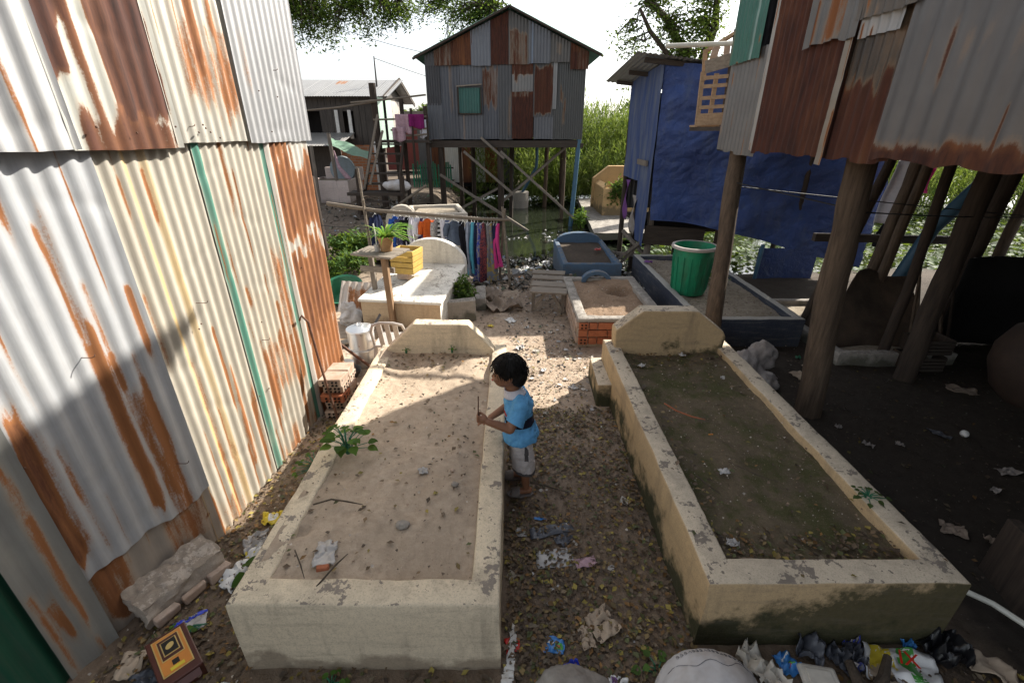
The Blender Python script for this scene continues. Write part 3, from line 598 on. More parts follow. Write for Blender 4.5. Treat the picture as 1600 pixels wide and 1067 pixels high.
b = MB(); b.box((-.16, FY+2, 1.84), (3.86, 4.0, .07)); b.build('floor', 'wood_dark_y', FH)
for y in (FY+.05, FY+1.4, FY+2.7, FY+3.95):
    b = MB(); b.bar((-2.15, y, 1.76), (1.85, y, 1.76), .09, .1); b.build('floor_beam', 'wood_dark_x', FH)
for (x, y, r_, m) in [(-1.86, FY+.1, .075, 'wood_dark'), (-.30, FY+.1, .085, 'wood_dark'), (-.02, FY+1.5, .06, 'wood_dark'), (1.15, FY+3.6, .07, 'wood_post'), (1.50, FY+1.2, .05, 'wood_post'), (-1.2, FY+2.4, .07, 'wood_dark'), (-1.75, FY+3.8, .07, 'wood_dark'), (-.4, FY+3.9, .07, 'wood_dark'), (1.7, FY+3.9, .07, 'wood_dark'), (-2.02, FY+1.3, .07, 'wood_dark')]:
    b = MB(); b.tube([(x+random.uniform(-.03, .03), y, zat(x, y)-.1), (x, y, .8), (x+random.uniform(-.02, .02), y, 1.85)], [r_*1.05, r_, r_*.95], 9); b.build('stilt', m, FH, True)
b = MB(); b.tube([(1.60, FY+.05, -.75), (1.68, FY+.05, .8), (1.73, FY+.05, 1.9)], .06, 12); b.build('stilt', 'pvc_blue', FH, True)
for a, c in [((-.30, FY-.02, 1.62), (1.72, FY-.02, -.10)), ((-.25, FY+.2, .35), (1.5, FY+.9, 1.7)), ((-1.9, FY-.02, 1.05), (.6, FY-.6, -.42)), ((-1.25, FY-.03, 1.62), (.05, FY-.05, .55)), ((-1.9, FY+.3, -.1), (-.35, FY+.2, .7)), ((-.8, FY-.08, 1.95), (-.2, FY-.06, 1.45))]:
    b = MB(); b.bar(a, c, .06, .06); b.build('brace', 'wood_grey', FH)
b = MB(); b.tube([(.80, 15.8, 1.9), (.80, 15.8, 1.15), (.78, 15.8, 1.02), (.32, 16.2, .15)], .05, 10); b.build('drain_pipe', 'pvc_blue', FH, True)
b = MB(); b.tube([(-.06+.12, 13.9, 1.85), (.0, 13.9, 0.)], .012, 6); b.build('rope', 'wire', FH)
o = thing('well_ring', 'grey concrete well ring standing in the water under house', 'well ring', (.24, 16.3, -.6))
b = MB(); b.lathe((.24, 16.3, -.6), [(.32, 0), (.32, .50), (.335, .51), (.335, .80), (.32, .82), (.05, .83)], 28); b.build('ring', 'concrete', o, True, angle=30)
# timber stair, landing and walkway
ST = thing('timber_stair', 'weathered wooden stair and walkway leading to the stilt house', 'stairs', (-3.0, 12.2, .2))
for k in range(5):
    b = MB(); f = k/4; b.bar((-3.50, 11.55+.85*f, .95+.85*f), (-2.74, 11.55+.85*f, .95+.85*f), .2, .035); b.build('tread', 'wood_dark_x', ST)
for x in (-3.52, -2.72):
    b = MB(); b.bar((x, 11.4, .78), (x, 12.5, 1.9), .04, .12); b.build('stringer', 'wood_dark', ST)
b = MB(); b.box((-2.7, 12.75, 1.86), (1.3, .75, .06)); b.build('walkway_deck', 'wood_dark_x', ST)
b = MB(); b.box((-3.2, 11.35, .76), (1.3, .55, .07)); b.build('landing', 'wood_dark_x', ST)
for (x, y, z0, z1, r_) in [(-3.62, 11.2, .0, 1.3, .05), (-2.6, 11.15, .0, 1.15, .06), (-3.75, 11.5, .1, .75, .05), (-2.75, 11.55, .1, .75, .05), (-3.38, 12.6, .1, 3.15, .085), (-2.78, 12.9, .1, 2.85, .055), (-2.45, 12.35, 1.2, 2.6, .03), (-2.12, 12.5, .3, 2.65, .05), (-2.9, 12.6, .1, 1.9, .07)]:
    b = MB(); b.tube([(x, y, z0-.1), (x+random.uniform(-.05, .05), y, z1)], r_, 8); b.build('post', 'wood_dark', ST, True)
for a, c in [((-3.9, 12.4, 2.72), (-2.1, 12.6, 2.9)), ((-3.4, 12.4, 2.35), (-2.1, 12.45, 2.42)), ((-3.0, 12.4, 2.12), (-2.1, 12.4, 2.16)), ((-5.2, 12.6, 2.55), (-3.3, 12.5, 2.75)), ((-2.9, 12.36, 2.0), (-2.1, 12.36, 2.03))]:
    b = MB(); b.tube([a, ((a[0]+c[0])/2, a[1], (a[2]+c[2])/2-.02), c], .022, 7); b.build('rail', 'bamboo', ST)
for a, c in [((-3.5, 11.3, .85), (-3.2, 12.1, 2.45)), ((-3.35, 11.3, .95), (-3.15, 12.2, 2.1)), ((-2.95, 11.0, .35), (-2.0, 11.2, .95))]:
    b = MB(); b.tube([a, c], .03, 7); b.build('pole', 'bamboo', ST)
for k in range(4):
    b = MB(); b.bar((-3.55, 11.05-.12*k*.5, .6-.16*k), (-2.85, 11.05-.12*k*.5, .6-.16*k), .14, .03); b.build('tread', 'wood_dark_x', ST)
# ---------------------------------------------------------------- old wooden house, far left
LH = thing('wooden_house', 'old plank house with pale corrugated roof, far left behind shed', 'house', (-5.5, 16.5, .2))
for k in range(9):
    sheet(LH, (-8.6+k*.55, 15.2, 3.03), (1, 0, 0), .58, 2.4, Vv=(0, .965, .26), c=(.30, .30, .30), rust=.1, blobs=[(.2, .8, .7, .95, .6)] if k in (5, ) else (), dv=.3, res=4, tone=.8, name='roof_sheet')
sheet(LH, (-8.6, 19.9, 3.03), (1, 0, 0), 4.8, 2.4, Vv=(0, -.965, .26), c=(.4, .4, .4), dv=.4, res=3, name='roof_sheet')
x = -8.4
while x < -4.15:
    wd = random.uniform(.14, .2); z0 = 1.7
    if -7.0 < x < -6.05 or -5.35 < x < -4.95:
        for (a, e) in ((1.7, 1.95 if x < -6 else 1.9), (2.65, 3.05)):
            b = MB(); b.box((x+wd/2, 15.6+random.uniform(-.01, .01), (a+e)/2), (wd-.008, .025, e-a)); b.build('plank', 'wood_wall', LH)
    else:
        b = MB(); b.box((x+wd/2, 15.6+random.uniform(-.012, .012), 2.38), (wd-.008, .025, 1.36)); b.build('plank', 'wood_wall', LH)
    x += wd
b = MB(); b.box((-6.2, 16.4, 2.3), (4.3, .05, 1.4)); b.build('inner_wall', 'screen_dark', LH)
b = MB(); b.box((-5.38, 15.56, 2.28), (.10, .04, .8)); b.box((-4.98, 15.56, 2.28), (.10, .04, .8)); b.build('window_frame', 'plastic_white', LH)
for k in range(4):
    y0 = 15.62+k*.95
    sheet(LH, (-4.12, y0, 1.6), (0, 1, 0), .97, 1.5+(.25 if k in (1, 2) else 0), c=(.42, .55, .48) if k < 2 else (.5, .46, .42), dv=.3, res=4, name='side_sheet')
b = MB(); b.add([(-4.12, 15.6, 3.05), (-4.12, 19.6, 3.05), (-4.12, 17.55, 3.62)], [(0, 1, 2)]); b.build('gable', 'wood_wall', LH, solid=.03)
b = MB(); b.bar((-3.78, 15.15, 2.98), (-3.78, 17.55, 3.66), .03, .12); b.bar((-3.78, 17.55, 3.66), (-3.78, 19.9, 3.0), .03, .12); b.build('barge_board', 'wood_dark_y', LH)
for k in range(6):
    sheet(LH, (-8.2+k*.55, 13.9, 1.72), (1, 0, 0), .58, 1.65, Vv=(0, .98, .2), c=(.36, .35, .34), rust=.1, dv=.3, res=4, name='lean_to_sheet')
n = N('brickwork'); q = n.n('TexBrick'); q.inputs['Scale'].default_value = 1.; q.inputs['Brick Width'].default_value = .22; q.inputs['Row Height'].default_value = .08; q.inputs['Mortar Size'].default_value = .01
mp = n.n('Mapping'); mp.inputs['Rotation'].default_value = (R(90), 0, 0); n.l(n.tc.outputs['Object'], mp.inputs[0]); n.l(mp.outputs[0], q.inputs['Vector'])
q.inputs['Color1'].default_value = (.42, .17, .075, 1); q.inputs['Color2'].default_value = (.33, .13, .06, 1); q.inputs['Mortar'].default_value = (.3, .25, .2, 1); n.col(q.outputs['Color']); n.rough(.95); n.bump(q.outputs['Fac'], -.5, .01)
b = MB(); b.box((-4.75, 15.5, .95), (1.2, .12, 1.5)); b.build('brick_wall', 'brickwork', LH)
b = MB(); b.box((-7.0, 15.5, .95), (3.2, .1, 1.5)); b.build('lower_wall', 'wood_wall', LH)
b = MB(); b.box((-4.25, 15.45, 1.0), (.1, .14, 1.6)); b.build('corner_post', 'plastic_white', LH)
b = MB(); b.grid(lambda u, v: V3(-5.05+1.15*u-.1*v, 13.6+.6*v-.2*u, 1.74-.38*u+.2*v+.03*math.sin(u*9+v*4)), 14, 8); o = b.build('green_awning', 'awning_green', None, True); tag(o, 'faded green plastic awning sagging from the lean-to roof', 'awning')
# washing-line clutter by that house
for (nm, lb, m, x, y, z, w_, h_) in [('hung_cloth', 'pink cloth slung low under the far lean-to', 'c_pink', -4.85, 13.2, 1.0, .22, .55), ('hung_cloth', 'cream cloth slung beside the motor shed posts', 'c_cream', -5.35, 13.2, 1.35, .18, .5)]: pass
# rusted shed behind the stilts
RS = thing('rusted_shed', 'rusty sheet-metal hut seen between the stilts of the raised house', 'shed', (-1.6, 19, .2))
for k, (x0, w_, c, ru, tn) in enumerate([(-3.6, .5, G2, .1, .3), (-3.1, .5, G3, .7, .1), (-2.6, .55, (.42, .42, .42), .2, .4), (-2.05, .5, G3, .75, .15), (-1.55, .5, (.45, .45, .43), .15, .5), (-1.05, .6, G3, .95, .75), (-.5, .45, G2, .2, .3)]):
    sheet(RS, (x0, 19-.01*(k % 2), .25), (1, 0, 0), w_, 2.1, c=c, rust=ru, tone=tn, dv=.15, res=4)
b = MB(); b.box((-1.8, 20.4, 2.5), (4.2, 3.2, .06)); b.build('roof', 'wood_wall', RS); b = MB(); b.box((-1.8, 20.2, 1.2), (3.6, 2.2, 2.2)); b.build('inner_wall', 'screen_dark', RS)
GFENCE = thing('picket_fence', 'green slatted fence below the walkway near the stilt house', 'fence', (-2.5, 14.5, .2))
for k in range(16):
    b = MB(); b.bar((-2.95+k*.075, 14.5, .55), (-2.95+k*.075+random.uniform(-.02, .02), 14.5, 1.25+random.uniform(-.08, .05)), .045, .015, up=(0, 1, 0)); b.build('picket', 'plastic_green' if k % 3 else 'bin_green', GFENCE)
b = MB(); b.bar((-3.0, 14.52, .75), (-1.75, 14.52, .75), .03, .04); b.bar((-3.0, 14.52, 1.1), (-1.75, 14.52, 1.1), .03, .04); b.build('fence_rail', 'wood_dark_x', GFENCE)
# ---------------------------------------------------------------- blue tarpaulin house
TH = thing('tarpaulin_house', 'stilt hut wrapped in blue tarpaulin with a tin roof', 'house', (3.4, 7.8, 0))
XA, YA = 2.05, 7.0; XB, YB = 5.3, 6.55
def tarp(u, v):
    x = XA+(XB-XA)*u; y = YA+(YB-YA)*u; zt = 2.96-.3*u; zb = .82-.62*u**1.1+.05*math.sin(u*5)
    z = zb+(zt-zb)*v; k = 1-v
    d = .06*mnoise.noise(V3(x*1.3, z*1.1, 2))*2+.05*abs(mnoise.noise(V3(x*2.2+z*1.4, z*2.6-x*.8, 4)))+.03*abs(mnoise.noise(V3(x*5-z*3, z*6, 8)))+.03*math.sin(x*6+z*2.2)*(.3+k)+.06*k*math.sin(u*6)-.05*abs(math.sin((x*.8-z*1.1)*3.2))*(.3+.7*v)
    return V3(x, y-d-.06*k, z)
b = MB(); b.grid(tarp, 150, 100); b.build('front_tarpaulin', 'tarp_blue', TH, True, angle=180)
def tarp2(u, v):
    y = YA+1.85*u; zb = .36+.95*sst(.3, .42, u); z = float(zb)+(2.95-.05*u-float(zb))*v
    return V3(XA-.02-.03*mnoise.noise(V3(y*3, z*1.5, 5))-.008*math.sin(y*9+z*2)*(1-v*.6), y, z)
b = MB(); b.grid(tarp2, 34, 44); b.build('side_tarpaulin', 'tarp_faded', TH, True, angle=180)
b = MB(); b.bar((XA-.05, YA+.2, 1.62), (XA-.05, YA+.75, 1.62), .03, .08); b.build('batten', 'wood_grey', TH)
b = MB(); b.tube([(XA+.10, YA+.12, -.7), (XA+.10, YA+.12, 1), (XA+.10, YA+.12, 2.9)], [.06, .055, .05], 8); b.build('corner_post', 'wood_grey', TH, True)
for (x, y) in ((2.1, 7.9), (2.1, 8.85), (3.2, 6.95), (4.3, 6.8), (5.2, 6.7), (3.2, 8.8), (4.3, 8.8), (5.2, 8.8)):
    b = MB(); b.tube([(x, y, -.7), (x+random.uniform(-.03, .03), y, 2.7)], .05, 8); b.build('stilt', 'wood_dark', TH, True)
b = MB(); b.box((3.7, 7.9, .62), (3.2, 1.7, .05)); b.build('floor', 'wood_dark_y', TH)
b = MB(); b.bar((XA, YA+.06, .55), (3.0, YA, .50), .04, .30, up=(0, 0, 1)); b.build('skirting_board', 'wood_dark_x', TH)
b = MB(); b.box((4.2, 6.62, .05), (.9, .05, .75)); b.build('lower_panel', 'tarp_blue', TH)
b = MB(); b.tube([(3.72, 6.55, -.3), (3.75, 6.55, .5)], .03, 8); b.build('pipe', 'pvc_blue', TH, True)
for k in range(7):
    sheet(TH, (1.60+.5*k, 6.85-.02*k, 3.06-.055*k), (.994, -.02, -.11), .53, 2.3, Vv=(0, .997, -.07), c=(.30, .31, .31), rust=.1, dv=.25, res=4, name='roof_sheet')
for k in range(3):
    b = MB(); b.bar((1.75, 7.0+.9*k, 2.98-.06*k), (5.2, 6.95+.9*k, 2.62-.06*k), .05, .06); b.build('rafter', 'wood_dark_x', TH)
sheet(TH, (5.3, 6.6, .7), (0, 1, 0), 2.3, 2.0, c=G3, dv=.3, res=4, name='side_sheet'); sheet(TH, (2.1, 8.9, .7), (1, 0, 0), 3.2, 2.0, c=G3, dv=.3, res=4, name='back_sheet')
for a, c in [((1.35, 7.6, -.35), (2.05, 7.25, .38)), ((1.55, 7.5, -.35), (2.08, 7.3, .36)), ((1.05, 8.3, .05), (2.05, 7.4, .12)), ((1.9, 7.9, .45), (2.4, 6.75, -.1))]:
    b = MB(); b.bar(a, c, .05, .05); b.build('brace', 'wood_grey', TH)
TH.location += V3(.10, .40, .02)
for (lb, m, y, z0, z1, w_) in [('white cloth hanging in the side opening of the blue hut', 'sack_grey', 8.10, .45, 1.1, .22), ('dark purple cloth dangling from the side of the blue hut', 'pk_purple', 8.7, .6, 1.3, .14)]:
    b = MB(); b.grid(lambda u, v: V3(2.1+.03*math.sin(v*7+u*3), y+w_*(u-.5)+.03*math.sin(v*4), z0+(z1-z0)*v), 8, 12); o = b.build('hanging_cloth', m, None, True, solid=.006); tag(o, lb, 'cloth')
# ---------------------------------------------------------------- patched house on posts, right foreground
RH = thing('raised_house', 'patched corrugated house raised on timber posts, right foreground', 'house', (3.6, 2.7, 0))
WXR = 2.03
def rsheet(ya, yb, z0, z1, out=0., **k):
    return sheet(RH, (WXR-out, yb, z0), (0, -1, 0), yb-ya, z1-z0, dv=.03, res=8, runs=k.pop('runs', 7), **k)
rsheet(4.12, 4.90, 1.92, 2.72, .0, c=(.13, .128, .125), blobs=[(-.1, .06, 0, 1, .4)], tone=.5, jag=.02, streak=.5)
rsheet(4.10, 4.20, 1.94, 3.2, .02, c=(.34, .33, .31), amp=.002, jag=.02)
rsheet(4.30, 4.86, 2.64, 3.5, .03, c=(.025, .12, .09), pitch=.07, strips=[(.2, .02, (.25, .32, .3)), (.38, .02, (.2, .3, .27))], label='green painted sheet')
rsheet(3.17, 4.12, 1.94, 3.6, .025, c=(.25, .2, .18), rust=1., tone=.02, jag=.014, label='wholly rusted red-brown sheet', streak=.2)
rsheet(3.14, 3.20, 1.90, 2.75, .05, c=(.25, .22, .18), amp=.002, pitch=.2, name='batten')
rsheet(2.62, 3.20, 1.94, 3.6, .01, c=(.035, .03, .026), rust=.30, blobs=[(-.1, 1.1, -.1, .26, .8), (.5, .9, .3, 1., .4)], tone=.05, jag=.015, label='blackened sheet with rusty foot')
rsheet(1.60, 2.74, 1.95, 3.6, .04, c=(.115, .112, .112), blobs=[(-.1, 1.1, -.1, .055, 1.1), (.16, .175, .22, .34, .9), (.25, .275, .2, .38, 1.), (.34, .36, .24, .35, .8), (.42, .435, .26, .34, .7), (.55, .57, .25, .4, .6)], tone=.05, pitch=.13, amp=.008, jag=.02, streak=.2, wig=.07, label='large grey sheet with rusted lower edge')
rsheet(-4.5, .35, 1.95, 3.6, .0, c=(.28, .27, .26), rust=.2, pitch=.13)  # unseen run behind the camera, added to block sky light
rsheet(.3, 1.66, 1.95, 3.6, .02, c=(.35, .33, .32), blobs=[(-.1, 1.1, -.1, .06, 1.)], tone=.2, pitch=.13)
rsheet(3.12, 3.64, 2.60, 3.6, .06, c=(.12, .117, .113), blobs=[(.35, .75, .0, 1., .6)], tone=.3, skew=-.0, jag=.015); rsheet(2.70, 3.16, 2.67, 3.6, .055, c=(.10, .088, .076), blobs=[(.3, .9, .2, 1., .5)], tone=.5); rsheet(2.80, 3.12, 2.58, 3.0, .03, c=(.3, .3, .3))
rsheet(-4.5, 4.88, 3.5, 4.6, .015, c=(.36, .35, .34), rust=.2)
sheet(RH, (WXR, 4.89, 1.92), (1, 0, 0), 3.5, 2.7, c=G2, dv=.15, res=5, rust=.2, name='back_sheet'); sheet(RH, (5.5, 4.89, 1.92), (0, -1, 0), 9.4, 2.7, c=G2, dv=.2, res=4, rust=.2, name='side_sheet')
sheet(RH, (WXR, -4.5, 1.92), (1, 0, 0), 3.5, 2.7, c=G2, dv=.2, res=4, name='side_sheet')  # end wall of the added run behind the camera
for k in range(16):
    sheet(RH, (1.90, -5.0+k*.63, 4.56), (0, 1, 0), .66, 2.2, Vv=(.93, 0, .37), c=(.4, .4, .4), dv=.2, res=4, name='roof_sheet'); sheet(RH, (1.90+3.9, -5.0+k*.63, 4.56), (0, 1, 0), .66, 2.2, Vv=(-.93, 0, .37), c=(.4, .4, .4), dv=.2, res=4, name='roof_sheet')  # roof carried on over the unseen sky-blocking run
y = -4.4
while y < 4.85:
    b = MB(); b.box((3.77, y+.09, 2.10+random.uniform(-.004, .004)), (3.42, .165, .025)); b.build('floor_board', 'wood_dark_x', RH); y += .18
for x in (2.3, 3.4, 4.6, 5.3):
    b = MB(); b.bar((x, -4.4, 2.03), (x, 4.8, 2.03), .07, .11); b.build('joist', 'wood_dark_y', RH)
def post(pts, r_, m, nm='post', nn=10):
    b = MB(); P = [Vector(p) for p in pts]; Q = []; rr = []
    for k in range(13):
        f = k/12*(len(P)-1); i = min(int(f), len(P)-2); q = P[i].lerp(P[i+1], f-i)
        Q.append(q+mnoise.noise_vector(q*2.2)*r_*.22); rr.append(r_*(1.08-.14*k/12)*(1+.10*mnoise.noise(q*4)))
    b.tube(Q, rr, nn, wob=.035); return b.build(nm, m, RH, True, angle=70)
post([(2.02, 4.22, -.05), (2.14, 4.66, 2.0)], .078, 'wood_post'); post([(2.44, 3.17, -.05), (2.33, 3.16, 1.0), (2.24, 3.14, 2.0)], .092, 'wood_post', nn=7)
post([(3.66, 3.72, -.05), (3.74, 3.78, 1.9)], .078, 'wood_dark'); post([(3.72, 4.10, -.05), (3.75, 4.12, .7), (3.83, 4.25, 1.9)], .045, 'wood_dark'); post([(4.05, 4.9, -.05), (4.20, 4.9, 1.9)], .05, 'wood_post')
post([(4.25, 5.3, -.3), (4.50, 5.4, 1.9)], .065, 'wood_post'); post([(4.9, 4.85, 0), (5.10, 4.9, 1.9)], .08, 'wood_dark'); post([(3.30, 4.7, 0), (3.78, 4.85, 1.9)], .05, 'wood_dark'); post([(3.25, 4.75, 0), (3.55, 4.8, 1.5)], .035, 'wood_dark')
post([(5.6, 5.2, 0), (5.45, 5.0, 1.9)], .055, 'wood_post'); post([(5.2, .8, 0), (5.2, .8, 1.9)], .1, 'wood_dark'); post([(2.35, .5, 0), (2.3, .5, 1.9)], .1, 'wood_dark')
b = MB(); b.tube([(4.55, 5.25, .3), (4.75, 5.2, 1.1), (5.25, 5.1, 1.95)], .075, 12); b.build('water_pipe', 'pvc_blue', RH, True)
b = MB(); b.bar((3.7, 5.6, .92), (5.6, 5.5, .90), .07, .09); b.build('tie_beam', 'wood_dark_x', RH)
for k in range(6):
    sheet(RH, (3.7+k*.66, 4.85, 2.02), (1, 0, 0), .68, 2.0, Vv=(0, .985, .17), c=G2, dv=.2, res=4, name='lean_to_sheet')  # unseen rear roof, added to block sun from the ground under the house
# slatted cage hung at the corner
CG = thing('slatted_cage', 'wooden slatted crate hung on the corner of the raised house', 'crate', (1.98, 5.1, 2.1))
for k, z in enumerate((2.12, 2.24, 2.33, 2.44, 2.52)):
    b = MB(); b.bar((1.90, 5.1, z+.04), (2.13, 4.98, z+.05), .02, .12 if k in (0,) else .035); b.build('slat', 'wood_pale', CG)
b = MB(); b.bar((1.90, 5.1, 2.66), (2.14, 4.97, 2.72), .02, .12); b.build('board', 'wood_grey_x', CG)
for (a, c, w_) in [((1.91, 5.11, 2.10), (1.89, 5.11, 2.62), .03), ((2.02, 5.06, 2.12), (2.02, 5.06, 2.6), .03), ((2.15, 5.0, 2.10), (2.12, 4.98, 2.98), .06), ((1.96, 5.25, 2.55), (1.93, 5.25, 2.84), .03)]:
    b = MB(); b.bar(a, c, w_, .04); b.build('upright', 'wood_dark' if w_ > .05 else 'wood_pale', CG)
b = MB(); b.bar((1.94, 5.3, 2.82), (2.12, 4.98, 2.95), .04, .03); b.build('top_rail', 'wood_pale', CG)
b = MB(); b.box((2.0, 5.16, 2.78), (.07, .02, .18), Matrix.Rotation(R(8), 3, 'Y')); b.box((2.11, 5.12, 2.80), (.06, .02, .18), Matrix.Rotation(R(-4), 3, 'Y')); b.build('mesh_panel', 'brick_pale', CG)
b = MB(); b.box((2.03, 5.2, 2.10), (.26, .22, .02)); b.build('base_board', 'wood_pale', CG)
for x in (1.93, 2.1): b = MB(); b.bar((x, 4.3, 2.07), (x, 5.32, 2.07), .04, .04); b.build('bearer', 'wood_dark_y', CG)
CG.location += V3(.14, .48, .05)
b = MB(); b.tube([(1.52, 5.3, 2.86), (2.5, 5.2, 2.88)], .022, 10); o = b.build('white_pipe', 'pvc_white', None, True); tag(o, 'white plastic pipe sticking out beside the raised house corner', 'pipe')
# things stored beneath the raised house
def mat_(u, v):
    a = -.6+1.3*v; x = 3.15+.62*v+(1.15-.55*v)*u; return V3(x, 4.35+.30*v+.16*math.sin(a*2)+.10*math.sin(u*3), .06+.66*v*(1-.12*u)+.03*math.sin(u*7)*v)
b = MB(); b.grid(mat_, 40, 30); o = b.build('woven_mat', 'woven', None, True, solid=.012); tag(o, 'curved brown woven mat leaning under the raised house', 'mat')
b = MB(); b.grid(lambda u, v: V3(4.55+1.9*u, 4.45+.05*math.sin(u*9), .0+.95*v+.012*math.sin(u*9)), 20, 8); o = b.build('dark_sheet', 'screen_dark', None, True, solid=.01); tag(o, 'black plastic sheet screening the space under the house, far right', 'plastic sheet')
b = MB(); b.grid(lambda u, v: V3(5.53, 4.85-9.3*u, 1.97*v), 20, 8); o = b.build('light_block_screen', 'screen_dark', None, True, solid=.01); tag(o, 'added dark screen blocking light from the space under the house', 'screen')  # added at the unseen far side to keep sunlight off the ground
SBN = thing('stick_bundle', 'loose bundle of firewood sticks leaning in the dark under the house', 'firewood', (4.15, 4.25, 0))
for k in range(9):
    b = MB(); x = 4.05+.05*k; b.tube([(x, 4.2+random.uniform(-.08, .08), 0), (x+random.uniform(-.15, .2), 4.4, random.uniform(.5, .95))], [.018, .012], 6); b.build('stick', 'wood_dark' if k % 3 else 'wood_post', SBN, True)
for k, (x, y, z) in enumerate([(3.95, 3.95, .0), (4.0, 3.98, .16)]):
    g = thing('slatted_crate', ['lower slatted crate beside the dark posts', 'upper slatted crate beside the dark posts'][k], 'crate', (x, y, z))
    for q in range(4):
        for sd_ in (-1, 1): b = MB(); b.box((x, y+sd_*.11, z+.025+.036*q), (.34, .012, .026)); b.build('slat', 'wood_dark_x', g)
    b = MB(); b.box((x, y, z+.008), (.33, .21, .012)); b.build('base', 'wood_dark_x', g)
    for cx in (-1, 1): b = MB(); b.box((x+cx*.165, y, z+.078), (.014, .21, .15)); b.build('end_board', 'wood_dark', g)
J = thing('clay_jar', 'big round clay water jar standing in the dark at right edge', 'jar', (4.42, 3.30, 0))
b = MB(); b.lathe((4.42, 3.30, 0), [(.20, 0), (.30, .10), (.37, .3), (.37, .45), (.30, .62), (.22, .68), (.24, .72), (.23, .74)], 28); b.build('body', 'clay_jar', J, True)
b = MB(); b.lathe((4.42, 3.30, .735), [(.245, 0), (.245, .02), (.03, .03)], 28); b.build('lid', 'wood_dark', J, True)
b = MB(); b.box((2.46, 1.52, .17), (.05, .34, .36), Matrix.Rotation(R(-12), 3, 'Z')); o = b.build('leaning_board', 'wood_dark', None, bevel=.004); tag(o, 'dark board standing on edge at the lower right', 'board')
b = MB(); b.tube([(2.15, 1.62, .03), (2.30, 1.45, .05), (2.42, 1.05, .10)], .014, 8); o = b.build('grey_pipe', 'pvc_white', None, True); tag(o, 'thin grey pipe lying beside the right grave corner', 'pipe')
WR = [((2.1, 4.64, 1.62), (6.5, 4.3, 1.25), .02), ((2.1, 4.64, 1.66), (2.3, 3.2, 1.62), .0), ((2.3, 3.2, 1.60), (5.5, 4.4, 1.38), .03)]
for k, (a, c, sg) in enumerate(WR):
    a = Vector(a); c = Vector(c); b = MB(); b.tube([a.lerp(c, t/8)-V3(0, 0, sg*math.sin(math.pi*t/8)) for t in range(9)], .005, 5)
    o = b.build('wire', 'wire', None); tag(o, ['long dark wire running right under the raised house', 'short dark wire tied between the two front posts', 'dark wire from the thick post to the far corner'][k], 'wire')
# ---------------------------------------------------------------- organic blobs (people, sacks, stones)
def blob(name, prims, mat, parent=None, voxel=.006, sm=4, cuts=(), solid=0, mats=None, pick=None, noise_=0, nscale=8):
    off = worldoff(parent); bm = bmesh.new()
    for p in prims:
        if p[0] == 'c':
            a, c, r0, r1 = Vector(p[1]), Vector(p[2]), p[3], p[4]; L = (c-a).length; n_ = max(2, int(L/(min(r0, r1)*.45))+1)
            for k in range(n_+1):
                f = k/n_; bmesh.ops.create_icosphere(bm, subdivisions=2, radius=r0+(r1-r0)*f, matrix=Matrix.Translation(a.lerp(c, f)))
        else:
            m = Matrix.Translation(Vector(p[1])) @ (p[3].to_4x4() if len(p) > 3 else Matrix()) @ Matrix.Diagonal((*p[2], 1))
            bmesh.ops.create_icosphere(bm, subdivisions=3, radius=1, matrix=m)
    me = bpy.data.meshes.new('t'); bm.to_mesh(me); bm.free(); o = bpy.data.objects.new('t', me); col.objects.link(o)
    r = o.modifiers.new('r', 'REMESH'); r.mode = 'VOXEL'; r.voxel_size = voxel
    s = o.modifiers.new('s', 'SMOOTH'); s.iterations = sm; s.factor = .5
    dg = bpy.context.evaluated_depsgraph_get(); m2 = bpy.data.meshes.new_from_object(o.evaluated_get(dg)); bpy.data.objects.remove(o)
    bm = bmesh.new(); bm.from_mesh(m2)
    for (co, no) in cuts:
        bmesh.ops.bisect_plane(bm, geom=bm.verts[:]+bm.edges[:]+bm.faces[:], plane_co=co, plane_no=no, clear_outer=True)
    if noise_:
        for v in bm.verts: v.co += v.normal*noise_*(mnoise.fractal(v.co*nscale, 1, 2, 4))
    for v in bm.verts: v.co -= off
    bm.to_mesh(m2); bm.free(); m2.name = name
    o = bpy.data.objects.new(name, m2); col.objects.link(o); o.parent = parent
    m2.materials.clear()
    for q in (mats or [mat]): m2.materials.append(M[q])
    m2.polygons.foreach_set('use_smooth', [True]*len(m2.polygons))
    if pick:
        for pl in m2.polygons: pl.material_index = pick(pl.center+off)
    if solid: q = o.modifiers.new('s', 'SOLIDIFY'); q.thickness = solid; q.offset = 0
    return o
